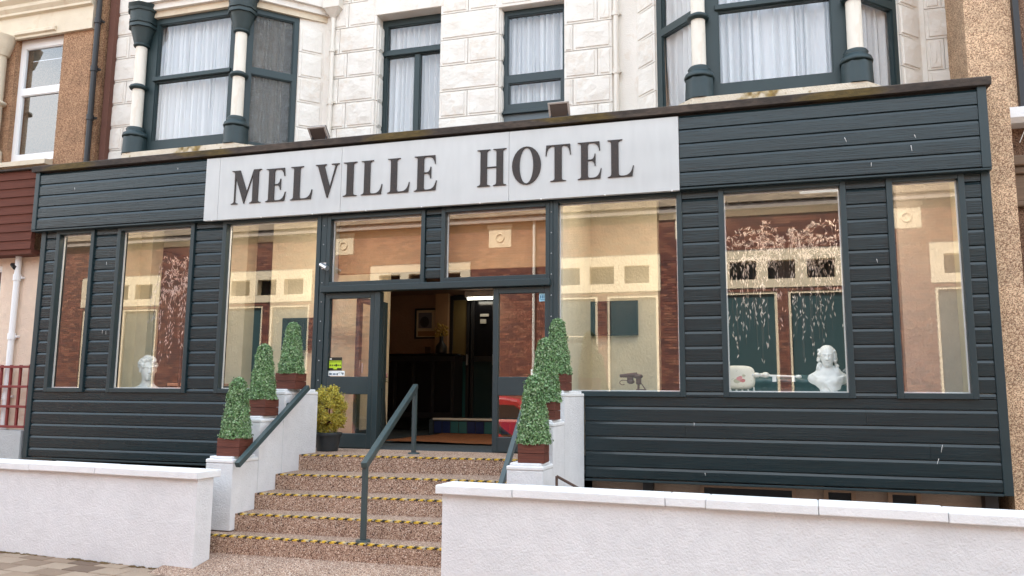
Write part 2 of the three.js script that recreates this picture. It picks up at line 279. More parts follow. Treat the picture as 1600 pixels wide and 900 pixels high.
{ // moss and grit gathered along the foot of the left wall
  const l = []; for (let i = 0; i < 260; i++) { const x = rr(-9.5, -4.56), n = fb(x / 8 + 2, 0.3, 30, 30, 401, 3); if (n < 0.42) continue; const r = rr(0.006, 0.02) * (n > 0.6 ? 1.4 : 1); l.push(new THREE.IcosahedronGeometry(r, 0).scale(rr(1, 2.6), rr(0.4, 0.8), rr(0.6, 1.1)).rotateY(rr(-0.5, 0.5)).translate(x, 0.103, 2.695 + 0.075 * (x + 4.55) + rr(0.0, 0.03))); }
  const m = solo('moss_line', merge(l), std({ color: lin(0.12, 0.075, 0.03), roughness: 1 }), 'brown moss and grit along the foot of the left front wall', 'moss'); m.userData.kind = 'stuff';
}
// ---------------------------------------------------------------- shopfront
const shop = thing('shopfront', 'dark slate clad hotel shopfront with large windows and open entrance', 'shopfront');
const PITCH = 0.1607, Y0 = 0.868;
const WINS = { w1: [-9.17, -8.627], w2: [-8.122, -6.991], w3: [-6.438, -5.11], w5: [-2.012, -0.686], w6: [-0.184, 0.977], w7: [1.475, 2.073] };
const EL = -9.51, ER = 2.364, BOT = 0.746, SILL = 1.671, HEAD = 3.797, FB = 3.866, FT = 4.70, zF = 0.10;
// one cladding board: slanted lip below, slanted shoulder on top, a narrow slot between neighbours
const boardPoly = (y0, y1, z, shoulder = true) => [[z - 0.04, y0 - 0.004], [z - 0.026, y0 - 0.004], [z - 0.026, y0 + 0.001], [z - 0.006, y0 + 0.001], [z - 0.001, y0 + 0.004], [z, y0 + 0.006], ...(shoulder ? [[z, y1 - 0.032], [z - 0.0012, y1 - 0.029], [z - 0.0095, y1 - 0.007], [z - 0.026, y1 - 0.006], [z - 0.04, y1 - 0.006]] : [[z, y1 - 0.001], [z - 0.04, y1]])];
let bo = 0;
const board = (x0, x1, y0, y1, z, sh) => mesh(shop, 'cladding_board', pX(boardPoly(y0, y1, z, sh), x0, x1, (bo += 1.37)), M.board);
const upright = (name, x0, x1, y0, y1, z0, z1, m = M.frame) => mesh(shop, name, rbox(x0, x1, y0, y1, z0, z1, 0.008, true), m);
// lower cladding
for (const [a, b] of [[EL + 0.085, -5.035], [-1.715, ER - 0.085]]) {
  board(a, b, BOT, Y0, 0);
  for (let k = 0; k < 4; k++) { const c = a + (b - a) * [0.27, 0.71, 0.42, 0.85][(k + (a < -5 ? 0 : 2)) % 4]; board(a, c - 0.001, Y0 + k * PITCH, Y0 + (k + 1) * PITCH, 0); board(c + 0.001, b, Y0 + k * PITCH, Y0 + (k + 1) * PITCH, 0); }
  board(a, b, Y0 + 4 * PITCH, SILL - 0.06, 0, false);
  mesh(shop, 'base_trim', rbox(a, b, BOT - 0.035, BOT - 0.012, -0.04, 0.012, 0.004), M.frame);
}
// piers between windows
const F = 0.058;
const PIERS = [[EL + 0.085, WINS.w1[0] - F], [WINS.w1[1] + F, WINS.w2[0] - F], [WINS.w2[1] + F, WINS.w3[0] - F], [WINS.w5[1] + F, WINS.w6[0] - F], [WINS.w6[1] + F, WINS.w7[0] - F], [WINS.w7[1] + F, ER - 0.085]];
for (const [a, b] of PIERS) { board(a, b, SILL - 0.058, Y0 + 5 * PITCH, 0); for (let k = 5; k < 19; k++) { const y0 = Y0 + k * PITCH, y1 = Math.min(FB + 0.06, y0 + PITCH); if (y1 - y0 > 0.03) board(a, b, y0, y1, 0); } }
for (let k = 13; k < 19; k++) { const y0 = Math.max(2.99, Y0 + k * PITCH), y1 = Math.min(FB + 0.06, Y0 + (k + 1) * PITCH); if (y1 - y0 > 0.03) board(-3.645, -3.445, y0, y1, 0); }
upright('corner_trim', EL, EL + 0.083, BOT - 0.03, FB, -0.06, 0.016);
upright('corner_trim', ER - 0.083, ER, BOT - 0.03, FB, -0.06, 0.016);
// fascia
for (const [a, b] of [[-9.525, -6.735], [-0.635, 2.275]]) {
  for (let k = 0; k < 6; k++) { const y0 = FB + 0.012 + k * PITCH, y1 = Math.min(y0 + PITCH, FT); if (y1 - y0 > 0.04) board(a, b, y0, y1, zF); }
}
mesh(shop, 'fascia_bottom_trim', rbox(-9.60, 2.36, FB - 0.022, FB - 0.002, -0.02, zF + 0.008, 0.004), M.frame);
upright('corner_trim', -9.60, -9.527, FB, FT, -0.03, zF + 0.014);
upright('corner_trim', 2.277, 2.36, FB, FT, -0.03, zF + 0.014);
mesh(shop, 'fascia_backing', box(-9.52, 2.27, FB, FT - 0.004, -0.06, zF - 0.034), M.black);
mesh(shop, 'roof_flashing', pX([[-0.25, FT + 0.01], [zF + 0.05, FT], [zF + 0.055, FT + 0.075], [zF + 0.03, FT + 0.09], [-0.25, FT + 0.10]], -9.64, 2.40), M.flash);
mesh(shop, 'flat_roof', box(-9.6, 2.36, FT - 0.05, FT + 0.02, -1.78, -0.252), M.flash);
for (const [x, y, z, a, l] of [[1.05, 4.26, zF, 0.35, 0.07], [1.70, 4.24, zF, 0.3, 0.05], [1.66, 4.12, zF, 0.12, 0.08], [1.28, 3.98, zF, 0.0, 0.05], [-8.9, 4.42, zF, 0.2, 0.05], [-7.2, 4.58, zF, 0.0, 0.03], [1.78, 1.14, 0, -0.2, 0.10], [1.74, 1.02, 0, -0.3, 0.07], [-0.55, 1.33, 0, 0, 0.05], [-0.45, 0.82, 0, 0.1, 0.04], [-8.35, 3.36, 0, 0.1, 0.06], [-8.33, 2.42, 0, 0.0, 0.07], [-8.27, 2.41, 0, 0.05, 0.06], [1.30, 3.0, 0, 0.2, 0.05]]) mesh(shop, 'paint_scuff', new THREE.CylinderGeometry(0.0028, 0.001, l * 0.75, 5).scale(1, 1, 0.4).rotateZ(a).translate(x, y, z), M.white);
// window frames and panes
function window_(x0, x1, y0, y1, o = {}) {
  const w = sub(shop, 'window'), f = o.f ?? F, z1 = o.z1 ?? 0.028, z0 = -0.075;
  const m = f, bars = [rbox(x0 - m, x0, y0 - m, y1 + m, z0, z1, 0.006, true), rbox(x1, x1 + m, y0 - m, y1 + m, z0, z1, 0.006, true), rbox(x0, x1, y0 - m, y0, z0, z1 - 0.0005, 0.006), rbox(x0, x1, y1, y1 + m, z0, z1 - 0.0005, 0.006)];
  mesh(w, 'frame', merge(bars), o.mat ?? M.frame);
  mesh(w, 'inner_bead', merge([box(x0, x0 + 0.012, y0, y1, -0.074, -0.055), box(x1 - 0.012, x1, y0, y1, -0.074, -0.055), box(x0 + 0.012, x1 - 0.012, y0, y0 + 0.012, -0.074, -0.055), box(x0 + 0.012, x1 - 0.012, y1 - 0.012, y1, -0.074, -0.055)]), o.bead ?? M.white);
  const p = mesh(w, 'glass_pane', new THREE.PlaneGeometry(x1 - x0, y1 - y0).translate((x0 + x1) / 2, (y0 + y1) / 2, -0.045), o.glass ?? M.glass);
  p.castShadow = false;
}
for (const k of ['w1', 'w2', 'w3', 'w5', 'w6', 'w7']) window_(WINS[k][0], WINS[k][1], SILL, HEAD);
window_(-4.915, -3.70, 2.985, 3.772, { f: 0.05 }); window_(-3.39, -2.16, 2.985, 3.772, { f: 0.05 });
// posts and beam round the entrance
upright('door_post', -5.05, -4.97, 0.98, FB - 0.024, -0.06, 0.02, M.frame);
upright('door_post', -2.108, -2.072, 0.98, FB - 0.024, -0.06, 0.03, M.frame);
mesh(shop, 'transom_beam', rbox(-5.0, -2.10, 2.852, 2.932, -0.06, 0.075, 0.008), M.frame);
mesh(shop, 'head_panel', box(-5.05, -2.06, 3.824, FB - 0.024, -0.05, 0.0), M.frame);
for (let i = 0; i < 11; i++) for (const x of [-5.01, -2.09]) mesh(shop, 'screw', new THREE.SphereGeometry(0.008, 6, 4).translate(x, 1.3 + i * 0.24, x < -3 ? 0.021 : 0.031), M.steel);
// doors: glazed leaf left and right of the opening
function door(x0, x1, name) {
  const d = sub(shop, name), z0 = -0.07, z1 = 0.006, s = 0.062;
  mesh(d, 'stile', rbox(x0, x0 + s, 0.985, 2.85, z0, z1, 0.006, true), M.doorFrame); mesh(d, 'stile', rbox(x1 - s, x1, 0.985, 2.85, z0, z1, 0.006, true), M.doorFrame);
  for (const [a, b] of [[2.778, 2.85], [1.615, 1.825], [0.985, 1.15]]) mesh(d, 'door_rail', rbox(x0 + s, x1 - s, a, b, z0, z1 - 0.001, 0.006), M.doorFrame);
  for (const [a, b] of [[1.825, 2.778], [1.15, 1.615]]) mesh(d, 'glass_pane', new THREE.PlaneGeometry(x1 - x0 - 2 * s, b - a).translate((x0 + x1) / 2, (a + b) / 2, -0.03), M.glass);
  return d;
}
const dL = door(-4.965, -4.29, 'glazed_side_door'), dR = door(-2.785, -2.11, 'glazed_side_door');
upright('door_jamb', -4.285, -4.215, 0.98, 2.85, -0.09, 0.022, M.doorFrame);
mesh(dR, 'lock', new THREE.CylinderGeometry(0.032, 0.032, 0.02, 20).rotateX(Math.PI / 2).translate(-2.29, 1.77, 0.012), M.steel);
{ // inner leaf standing open behind the left door glass
  const d = thing('open_door_leaf', 'dark teal glazed door leaf standing open behind the left door glass', 'door', null, [-4.62, 0.975, -0.2]);
  mesh(d, 'stile', rbox(-0.025, 0.025, 0, 1.86, -0.09, 0, 0.005), M.doorFrame); mesh(d, 'stile', rbox(-0.025, 0.025, 0, 1.86, -0.80, -0.71, 0.005), M.doorFrame);
  for (const [a, b] of [[0, 0.2], [0.72, 0.82], [1.78, 1.86]]) mesh(d, 'door_rail', rbox(-0.024, 0.024, a, b, -0.71, -0.09, 0.005), M.doorFrame);
  for (const [a, b] of [[0.2, 0.72], [0.82, 1.78]]) mesh(d, 'glass_pane', new THREE.PlaneGeometry(0.62, b - a).rotateY(Math.PI / 2).translate(0, (a + b) / 2, -0.40), M.glassUp);
  mesh(d, 'handle_plate', rbox(0.0255, 0.034, 0.86, 1.06, -0.07, -0.02, 0.003), M.steel); mesh(d, 'handle', bar(V3(0.06, 0.9, -0.045), V3(0.06, 1.02, -0.045), 0.012), M.steel);
}
// stickers on the door glass
function sticker(parent, x0, x1, y0, y1, draw, w = 128, h = 96) {
  const c = document.createElement('canvas'); c.width = w; c.height = h; const g = c.getContext('2d'); draw(g, w, h);
  const t = new THREE.CanvasTexture(c); t.colorSpace = THREE.SRGBColorSpace;
  return mesh(parent, 'sticker', new THREE.PlaneGeometry(x1 - x0, y1 - y0).translate((x0 + x1) / 2, (y0 + y1) / 2, -0.026), std({ map: t, roughness: 0.4 }));
}
sticker(dL, -4.90, -4.72, 1.90, 2.06, (g, w, h) => { g.fillStyle = '#1c1d18'; g.fillRect(0, 0, w, h); g.fillStyle = '#b3d02a'; g.fillRect(4, 24, w - 8, h - 42); g.fillStyle = '#20240f'; for (let i = 0; i < 9; i++) g.fillRect(8 + i * 13, 30, 9, 6); for (let i = 0; i < 6; i++) { g.beginPath(); g.arc(16 + i * 19, 58, i === 3 ? 10 : 6, 0, 7); g.fill(); } g.fillStyle = '#b3d02a'; g.fillRect(46, h - 20, 36, 12); g.fillStyle = '#e8e8e0'; g.fillRect(8, 7, 20, 10); });
sticker(dL, -4.90, -4.68, 1.835, 1.895, (g, w, h) => { g.fillStyle = '#eef2f0'; g.fillRect(0, 0, w, h); g.fillStyle = '#27506a'; g.fillRect(6, 30, 22, 20); g.fillRect(36, 32, 24, 18); g.fillStyle = '#46555c'; g.fillRect(66, 28, 12, 26); g.strokeStyle = '#33464e'; g.lineWidth = 3; g.strokeRect(86, 18, 20, 22); g.fillRect(112, 22, 12, 26); }, 132, 64);
sticker(dR, -2.245, -2.17, 2.68, 2.775, (g, w, h) => { g.fillStyle = '#9fd3e6'; g.fillRect(0, 0, w, h); g.fillStyle = '#1d5f86'; g.fillRect(20, 26, 20, 38); g.fillRect(52, 26, 22, 38); g.fillRect(86, 26, 20, 38); g.fillRect(14, 74, 100, 8); });
sticker(dR, -2.34, -2.26, 1.83, 1.91, (g, w, h) => { g.fillStyle = '#e9e2d6'; g.fillRect(0, 0, w, h); g.fillStyle = '#6b5a48'; g.fillRect(20, 20, 88, 8); g.fillRect(30, 38, 70, 8); g.fillRect(50, 60, 26, 20); });

// sign panel with raised letters
{
  const s = thing('hotel_sign', 'long silver sign panel with raised brown serif letters over the entrance', 'sign');
  const cuts = [-6.732, -6.52, -4.745, -2.575, -0.638];
  for (let i = 0; i < 4; i++) mesh(s, 'sign_panel', rbox(cuts[i] + 0.0015, cuts[i + 1] - 0.0015, 3.835, 4.668, 0.066, 0.12, 0.003), M.sign);
  for (let i = 0; i < 9; i++) mesh(s, 'fixing', new THREE.SphereGeometry(0.010, 8, 6).translate(-6.6 + i * 0.735, 3.836, 0.115), M.white);
  const glyph = (ch) => { // high-contrast roman capitals, one outline each; Q marks a curve
    if (ch === 'O') { const o = new THREE.Shape(); o.absellipse(0.41, 0.5, 0.41, 0.5, 0, Math.PI * 2); const h = new THREE.Path(); h.absellipse(0.41, 0.5, 0.185, 0.455, 0, Math.PI * 2, true); o.holes.push(h); return o; }
    const S = { I: [[0, 0], [0.44, 0], [0.44, 0.03], ['Q', 0.33, 0.035, 0.33, 0.10], [0.33, 0.90], ['Q', 0.33, 0.965, 0.44, 0.97], [0.44, 1], [0, 1], [0, 0.97], ['Q', 0.11, 0.965, 0.11, 0.90], [0.11, 0.10], ['Q', 0.11, 0.035, 0, 0.03]],
      L: [[0, 0], [0.70, 0], [0.74, 0.29], [0.705, 0.29], ['Q', 0.66, 0.045, 0.46, 0.045], [0.40, 0.045], ['Q', 0.32, 0.045, 0.32, 0.13], [0.32, 0.90], ['Q', 0.32, 0.965, 0.43, 0.97], [0.43, 1], [0, 1], [0, 0.97], ['Q', 0.10, 0.965, 0.10, 0.90], [0.10, 0.10], ['Q', 0.10, 0.035, 0, 0.03]],
      E: [[0, 0], [0.69, 0], [0.73, 0.28], [0.695, 0.28], ['Q', 0.65, 0.045, 0.46, 0.045], [0.40, 0.045], ['Q', 0.32, 0.045, 0.32, 0.12], [0.32, 0.485], [0.40, 0.485], ['Q', 0.50, 0.48, 0.515, 0.34], [0.55, 0.34], [0.55, 0.68], [0.515, 0.68], ['Q', 0.50, 0.535, 0.40, 0.53], [0.32, 0.53], [0.32, 0.89], ['Q', 0.32, 0.955, 0.40, 0.955], [0.44, 0.955], ['Q', 0.62, 0.955, 0.655, 0.74], [0.69, 0.74], [0.67, 1], [0, 1], [0, 0.97], ['Q', 0.10, 0.965, 0.10, 0.90], [0.10, 0.10], ['Q', 0.10, 0.035, 0, 0.03]],
      T: [[0.14, 0], [0.60, 0], [0.60, 0.03], ['Q', 0.48, 0.035, 0.48, 0.10], [0.48, 0.89], ['Q', 0.48, 0.955, 0.53, 0.955], ['Q', 0.68, 0.955, 0.705, 0.70], [0.74, 0.70], [0.72, 1], [0.02, 1], [0, 0.70], [0.035, 0.70], ['Q', 0.06, 0.955, 0.21, 0.955], ['Q', 0.26, 0.955, 0.26, 0.89], [0.26, 0.10], ['Q', 0.26, 0.035, 0.14, 0.03]],
      H: [[0, 0], [0.42, 0], [0.42, 0.03], ['Q', 0.32, 0.035, 0.32, 0.10], [0.32, 0.485], [0.60, 0.485], [0.60, 0.10], ['Q', 0.60, 0.035, 0.50, 0.03], [0.50, 0], [0.92, 0], [0.92, 0.03], ['Q', 0.82, 0.035, 0.82, 0.10], [0.82, 0.90], ['Q', 0.82, 0.965, 0.92, 0.97], [0.92, 1], [0.50, 1], [0.50, 0.97], ['Q', 0.60, 0.965, 0.60, 0.90], [0.60, 0.53], [0.32, 0.53], [0.32, 0.90], ['Q', 0.32, 0.965, 0.42, 0.97], [0.42, 1], [0, 1], [0, 0.97], ['Q', 0.10, 0.965, 0.10, 0.90], [0.10, 0.10], ['Q', 0.10, 0.035, 0, 0.03]],
      V: [[0.40, 0], [0.44, 0], [0.71, 0.90], ['Q', 0.73, 0.965, 0.80, 0.97], [0.80, 1], [0.53, 1], [0.53, 0.97], ['Q', 0.66, 0.965, 0.645, 0.90], [0.495, 0.33], [0.315, 0.91], ['Q', 0.30, 0.965, 0.37, 0.97], [0.37, 1], [0, 1], [0, 0.97], ['Q', 0.07, 0.965, 0.09, 0.90]],
      M: [[0, 0], [0.25, 0], [0.25, 0.03], ['Q', 0.16, 0.035, 0.16, 0.10], [0.16, 0.76], [0.455, 0.0], [0.475, 0.0], [0.75, 0.82], [0.75, 0.10], ['Q', 0.75, 0.035, 0.65, 0.03], [0.65, 0], [1.06, 0], [1.06, 0.03], ['Q', 0.96, 0.035, 0.96, 0.10], [0.96, 0.90], ['Q', 0.96, 0.965, 1.06, 0.97], [1.06, 1], [0.77, 1], [0.555, 0.36], [0.30, 1], [0, 1], [0, 0.97], ['Q', 0.105, 0.965, 0.105, 0.88], [0.105, 0.10], ['Q', 0.105, 0.035, 0, 0.03]] }[ch];
    const o = new THREE.Shape(); S.forEach((p, i) => p[0] === 'Q' ? o.quadraticCurveTo(p[1], p[2], p[3], p[4]) : i ? o.lineTo(p[0], p[1]) : o.moveTo(p[0], p[1])); o.closePath(); return o;
  };
  const L = [['M', -6.32, -5.88], ['E', -5.81, -5.52], ['L', -5.45, -5.14], ['V', -5.10, -4.77], ['I', -4.71, -4.525], ['L', -4.465, -4.18], ['L', -4.11, -3.82], ['E', -3.76, -3.47], ['H', -2.96, -2.605], ['O', -2.535, -2.19], ['T', -2.135, -1.84], ['E', -1.76, -1.49], ['L', -1.42, -1.13]];
  for (const [ch, x0, x1] of L) {
    const big = ch === 'M' || ch === 'H' ? 0.012 : 0, y0 = 4.028 - (ch === 'O' ? 0.012 : 0), y1 = 4.458 + big + (ch === 'O' ? 0.01 : 0);
    const g = new THREE.ExtrudeGeometry(glyph(ch), { depth: 1, curveSegments: 14, bevelEnabled: true, bevelSize: 0.004, bevelOffset: -0.011, bevelThickness: 0.08, bevelSegments: 1 }); g.computeBoundingBox(); const b = g.boundingBox;
    g.translate(-b.min.x, -b.min.y, -b.min.z); g.scale((x1 - x0) / (b.max.x - b.min.x), (y1 - y0) / (b.max.y - b.min.y), 0.014 / (b.max.z - b.min.z)); g.translate(x0, y0, 0.1205);
    g.clearGroups(); g.computeVertexNormals(); mesh(s, `letter_${ch.toLowerCase()}`, uvm(g), M.letter);
  }
}
// floodlights on the flat roof edge and small cameras
function flood(label, x, y, z, tilt) {
  const f = thing('floodlight', label, 'floodlight', 'floodlights above the sign', [x, y, z]);
  const h = new THREE.Group(); h.name = 'head'; f.add(h); h.position.y = 0.115; h.rotation.x = tilt; h.scale.setScalar(0.9);
  mesh(h, 'housing', rbox(-0.13, 0.13, -0.10, 0.10, -0.07, 0, 0.015), std({ color: lin(0.16, 0.14, 0.13), roughness: 0.6 }));
  mesh(h, 'rim', merge([rbox(-0.14, 0.14, 0.085, 0.11, -0.01, 0.012, 0.004), rbox(-0.14, 0.14, -0.11, -0.085, -0.01, 0.012, 0.004), rbox(-0.14, -0.115, -0.085, 0.085, -0.01, 0.012, 0.004), rbox(0.115, 0.14, -0.085, 0.085, -0.01, 0.012, 0.004)]), std({ color: lin(0.42, 0.38, 0.35), roughness: 0.5 }));
  mesh(h, 'lens', box(-0.115, 0.115, -0.085, 0.085, 0.0005, 0.004), std({ color: lin(0.09, 0.07, 0.06), roughness: 0.2 }));
  mesh(f, 'bracket', merge([bar(V3(-0.10, 0, 0), V3(-0.10, 0.10, -0.03), 0.008), bar(V3(0.10, 0, 0), V3(0.10, 0.10, -0.03), 0.008), box(-0.11, 0.11, 0, 0.01, -0.02, 0.02)]), M.black);
}
flood('grey floodlight tilted down above the left half of the sign', -5.15, 4.79, 0.02, 0.75);
flood('brown floodlight tilted down below the net-curtained window', -2.0, 4.79, 0.02, 0.55);
function cctv(label, x, y, z, m) {
  const c = thing('security_camera', label, 'camera', 'small security cameras', [x, y, z]);
  mesh(c, 'mount', merge([box(-0.03, 0.03, -0.05, 0.03, -0.03, 0), bar(V3(0, 0, 0), V3(0.03, -0.02, 0.05), 0.012)]), m);
  mesh(c, 'camera_body', bar(V3(-0.02, 0.0, 0.03), V3(0.10, -0.06, 0.09), 0.03, 0.03, 14), m);
}
cctv('small silver security camera fixed to the post left of the entrance', -4.99, 3.2, 0.03, M.steel);

// ---------------------------------------------------------------- hotel building above the shopfront
const hotel = thing('hotel_building', 'white painted rock-faced stone hotel front with two columned bay windows', 'building');
const ZM = -1.8;
function wallHoles(x0, x1, y0, y1, z0, z1, holes) { // wall of boxes round rectangular openings
  const xs = [...new Set([x0, x1, ...holes.flatMap((h) => [h[0], h[1]])])].sort((a, b) => a - b), out = [];
  for (let i = 0; i + 1 < xs.length; i++) {
    const a = xs[i], b = xs[i + 1], hs = holes.filter((h) => h[0] <= a + 1e-6 && h[1] >= b - 1e-6).sort((p, q) => p[2] - q[2]); let y = y0;
    for (const h of hs) { if (h[2] > y) out.push(box(a, b, y, h[2], z0, z1)); y = h[3]; } if (y < y1) out.push(box(a, b, y, y1, z0, z1));
  }
  return merge(out);
}
const A = [-5.29, -4.24, 5.25, 7.40], B = [-3.32, -2.35, 5.25, 7.25];
mesh(hotel, 'upper_wall', wallHoles(-10.32, 2.68, 4.3, 11.5, ZM - 0.32, ZM, [A, B, [-9.35, -6.62, 5.2, 7.6], [-0.95, 1.83, 5.2, 7.6]]), M.stoneFlat);
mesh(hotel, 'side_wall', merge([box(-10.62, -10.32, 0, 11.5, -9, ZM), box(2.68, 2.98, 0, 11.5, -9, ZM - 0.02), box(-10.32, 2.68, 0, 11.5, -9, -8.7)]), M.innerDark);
mesh(hotel, 'roof', box(-10.62, 2.98, 11.5, 11.7, -9, ZM + 0.15), M.slate);
// rock-faced blocks: a few shapes, scaled to each place
const blockCache = {};
function blockShape(w, h, s) { // drafted margin with a raised, slightly uneven rock face
  const key = [w.toFixed(2), h.toFixed(2), s].join(); if (blockCache[key]) return blockCache[key];
  const m = Math.min(0.035, w * 0.16), e = 0.008, us = [-w / 2, -w / 2 + m, -w / 2 + m + e], vs = [-h / 2, -h / 2 + m * 0.7, -h / 2 + m * 0.7 + e], nx = w > 0.4 ? 5 : 3, ny = 3;
  const ia = us[2], ib = -ia, ja = vs[2], jb = h / 2 - m * 0.7 - e; for (let i = 1; i < nx; i++) us.push(ia + (ib - ia) * i / nx); for (let j = 1; j < ny; j++) vs.push(ja + (jb - ja) * j / ny); us.push(ib, w / 2 - m, w / 2); vs.push(jb, h / 2 - m * 0.7, h / 2);
  const NX = us.length - 1, NY = vs.length - 1, P = [], I = [];
  for (let j = 0; j <= NY; j++) for (let i = 0; i <= NX; i++) { const out = i < 2 || j < 2 || i > NX - 2 || j > NY - 2, inn = i > 2 && j > 2 && i < NX - 2 && j < NY - 2; P.push(us[i] + (inn ? (hash2(i, j, s + 9) - 0.5) * 0.06 : 0), vs[j] + (inn ? (hash2(i, j, s + 19) - 0.5) * 0.05 : 0), out ? 0.022 : 0.034 + 0.013 * (inn ? hash2(i * 3, j * 5, 301 + s) : 0.15 * hash2(i, j, s))); }
  for (let j = 0; j < NY; j++) for (let i = 0; i < NX; i++) { const q = j * (NX + 1) + i; I.push(q, q + 1, q + NX + 2, q, q + NX + 2, q + NX + 1); }
  const ring = []; for (let i = 0; i <= NX; i++) ring.push(i); for (let j = 1; j <= NY; j++) ring.push(j * (NX + 1) + NX); for (let i = NX - 1; i >= 0; i--) ring.push(NY * (NX + 1) + i); for (let j = NY - 1; j > 0; j--) ring.push(j * (NX + 1));
  const base = P.length / 3; ring.forEach((r) => P.push(P[3 * r], P[3 * r + 1], -0.02)); ring.forEach((r, k) => { const k2 = (k + 1) % ring.length; I.push(r, base + k, base + k2, r, base + k2, ring[k2]); });
  const g = new THREE.BufferGeometry(); g.setAttribute('position', new THREE.Float32BufferAttribute(P, 3)); g.setIndex(I); const n = g.toNonIndexed(); n.computeVertexNormals(); return (blockCache[key] = uvm(n, false, s * 0.61 + w));
}
function block(parent, x0, x1, y0, y1, place) { // place(u) gives [x, z, turn] of the middle
  const m = 0.0055, w = x1 - x0 - 2 * m, h = y1 - y0 - 2 * m; if (w < 0.05) return;
  const b = mesh(parent, 'stone_block', blockShape(w, h, Math.floor(rnd() * 4)), M.stone), [x, z, t] = place((x0 + x1) / 2);
  b.position.set(x, (y0 + y1) / 2, z); b.rotation.y = t;
}
const flat = (u) => [u, ZM + 0.002, 0];
const rows = []; for (let k = -1; k < 9; k++) rows.push([4.838 + k * 0.4025 + (k > 5 ? 0.01 : 0), 4.838 + (k + 1) * 0.4025 + (k >= 5 ? 0.01 : 0)]);
rows.forEach(([y0, y1], k) => {
  const odd = k % 2, run = (...xs) => { for (let i = 0; i + 1 < xs.length; i++) block(hotel, xs[i], xs[i + 1], y0, y1, flat); };
  if (y1 < 7.7) {
    odd ? run(-6.12, -5.78, -5.29) : run(-6.12, -5.92, -5.29);
    odd ? run(-4.24, -3.80, -3.32) : run(-4.24, -3.32);
    odd ? run(-2.35, -2.22, -1.66) : run(-2.35, -1.87, -1.66);
  } else run(-6.12, -5.75, -5.3);
  odd ? run(-10.3, -9.95, -9.72) : run(-10.3, -9.72);
  odd ? run(2.26, 2.46, 2.68) : run(2.26, 2.68);
  if (y0 > 7.2 && y1 < 7.8) run(-3.32, -2.8, -2.35); else if (y0 > 7.2) run(-4.24, -3.7, -3.1, -2.4, -1.66);
});
mesh(hotel, 'lintel', rbox(-5.46, -4.10, 7.402, 7.70, ZM - 0.1, ZM + 0.03, 0.01), M.stoneFlat);
mesh(hotel, 'lintel', rbox(-3.42, -2.25, 7.252, 7.45, ZM - 0.1, ZM + 0.028, 0.01), M.stoneFlat);
mesh(hotel, 'string_course', pX([[ZM, 7.80], [ZM + 0.05, 7.80], [ZM + 0.12, 7.88], [ZM + 0.12, 7.95], [ZM, 8.0]], -6.15, -1.66), M.stoneFlat);
// reveals of the two flat windows: quoin stones along the jambs
for (const [x, s] of [[A[0], 1], [B[0], 1]]) rows.forEach(([y0, y1]) => { if (y0 > 4.9 && y1 < 7.5) block(hotel, 0, 0.2, Math.max(y0, 5.25), y1, () => [x + 0.001, ZM - 0.11, Math.PI / 2]); });
// glazed frames: bars and panes laid out on x 0..w, facing +z, then moved by m
function glazed(parent, m, outer, panes, mat, glassMat, depth = 0.06, name = 'frame') {
  const [x0, x1, y0, y1] = outer, bars = wallHoles(x0, x1, y0, y1, -depth, 0, panes).applyMatrix4(m);
  mesh(parent, name, bars, mat);
  panes.forEach(([a, b, c, d], i) => {
    const r = 0.014, bead = merge([box(a, a + r, c, d, -depth + 0.012, -0.014), box(b - r, b, c, d, -depth + 0.012, -0.014), box(a + r, b - r, c, c + r, -depth + 0.012, -0.014), box(a + r, b - r, d - r, d, -depth + 0.012, -0.014)]).applyMatrix4(m);
    mesh(parent, 'bead', bead, mat);
    mesh(parent, 'glass_pane', uvm(new THREE.PlaneGeometry(b - a, d - c).translate((a + b) / 2, (c + d) / 2, -depth * 0.55)).applyMatrix4(m), Array.isArray(glassMat) ? glassMat[i] : glassMat);
  });
}
const TM = (x, z, t = 0) => new THREE.Matrix4().makeRotationY(t).setPosition(x, 0, z);
{
  const wa = sub(hotel, 'window');
  glazed(wa, TM(0, -1.98), [-5.29, -4.24, 5.25, 7.40], [[-5.205, -4.29, 6.90, 7.30], [-5.205, -4.735, 5.35, 6.80], [-4.655, -4.29, 5.35, 6.80]], M.greenPaint, M.glassUp, 0.08);
  mesh(wa, 'transom', rbox(-5.29, -4.24, 6.80, 6.875, -1.99, -1.945, 0.01), M.greenPaint);
  const wb = sub(hotel, 'window');
  glazed(wb, TM(0, -1.91), [-3.32, -2.35, 5.70, 7.25], [[-3.235, -2.39, 6.245, 7.17], [-3.21, -2.42, 5.80, 6.13]], M.frame, M.glassUp, 0.08);
  mesh(wb, 'spandrel_panel', box(-3.32, -2.35, 5.25, 5.66, -1.99, -1.93), std({ color: lin(0.10, 0.13, 0.15), roughness: 0.4, map: T.sign }));
  mesh(wb, 'window_sill', rbox(-3.318, -2.352, 5.655, 5.70, -1.99, -1.875, 0.006), M.frame);
}
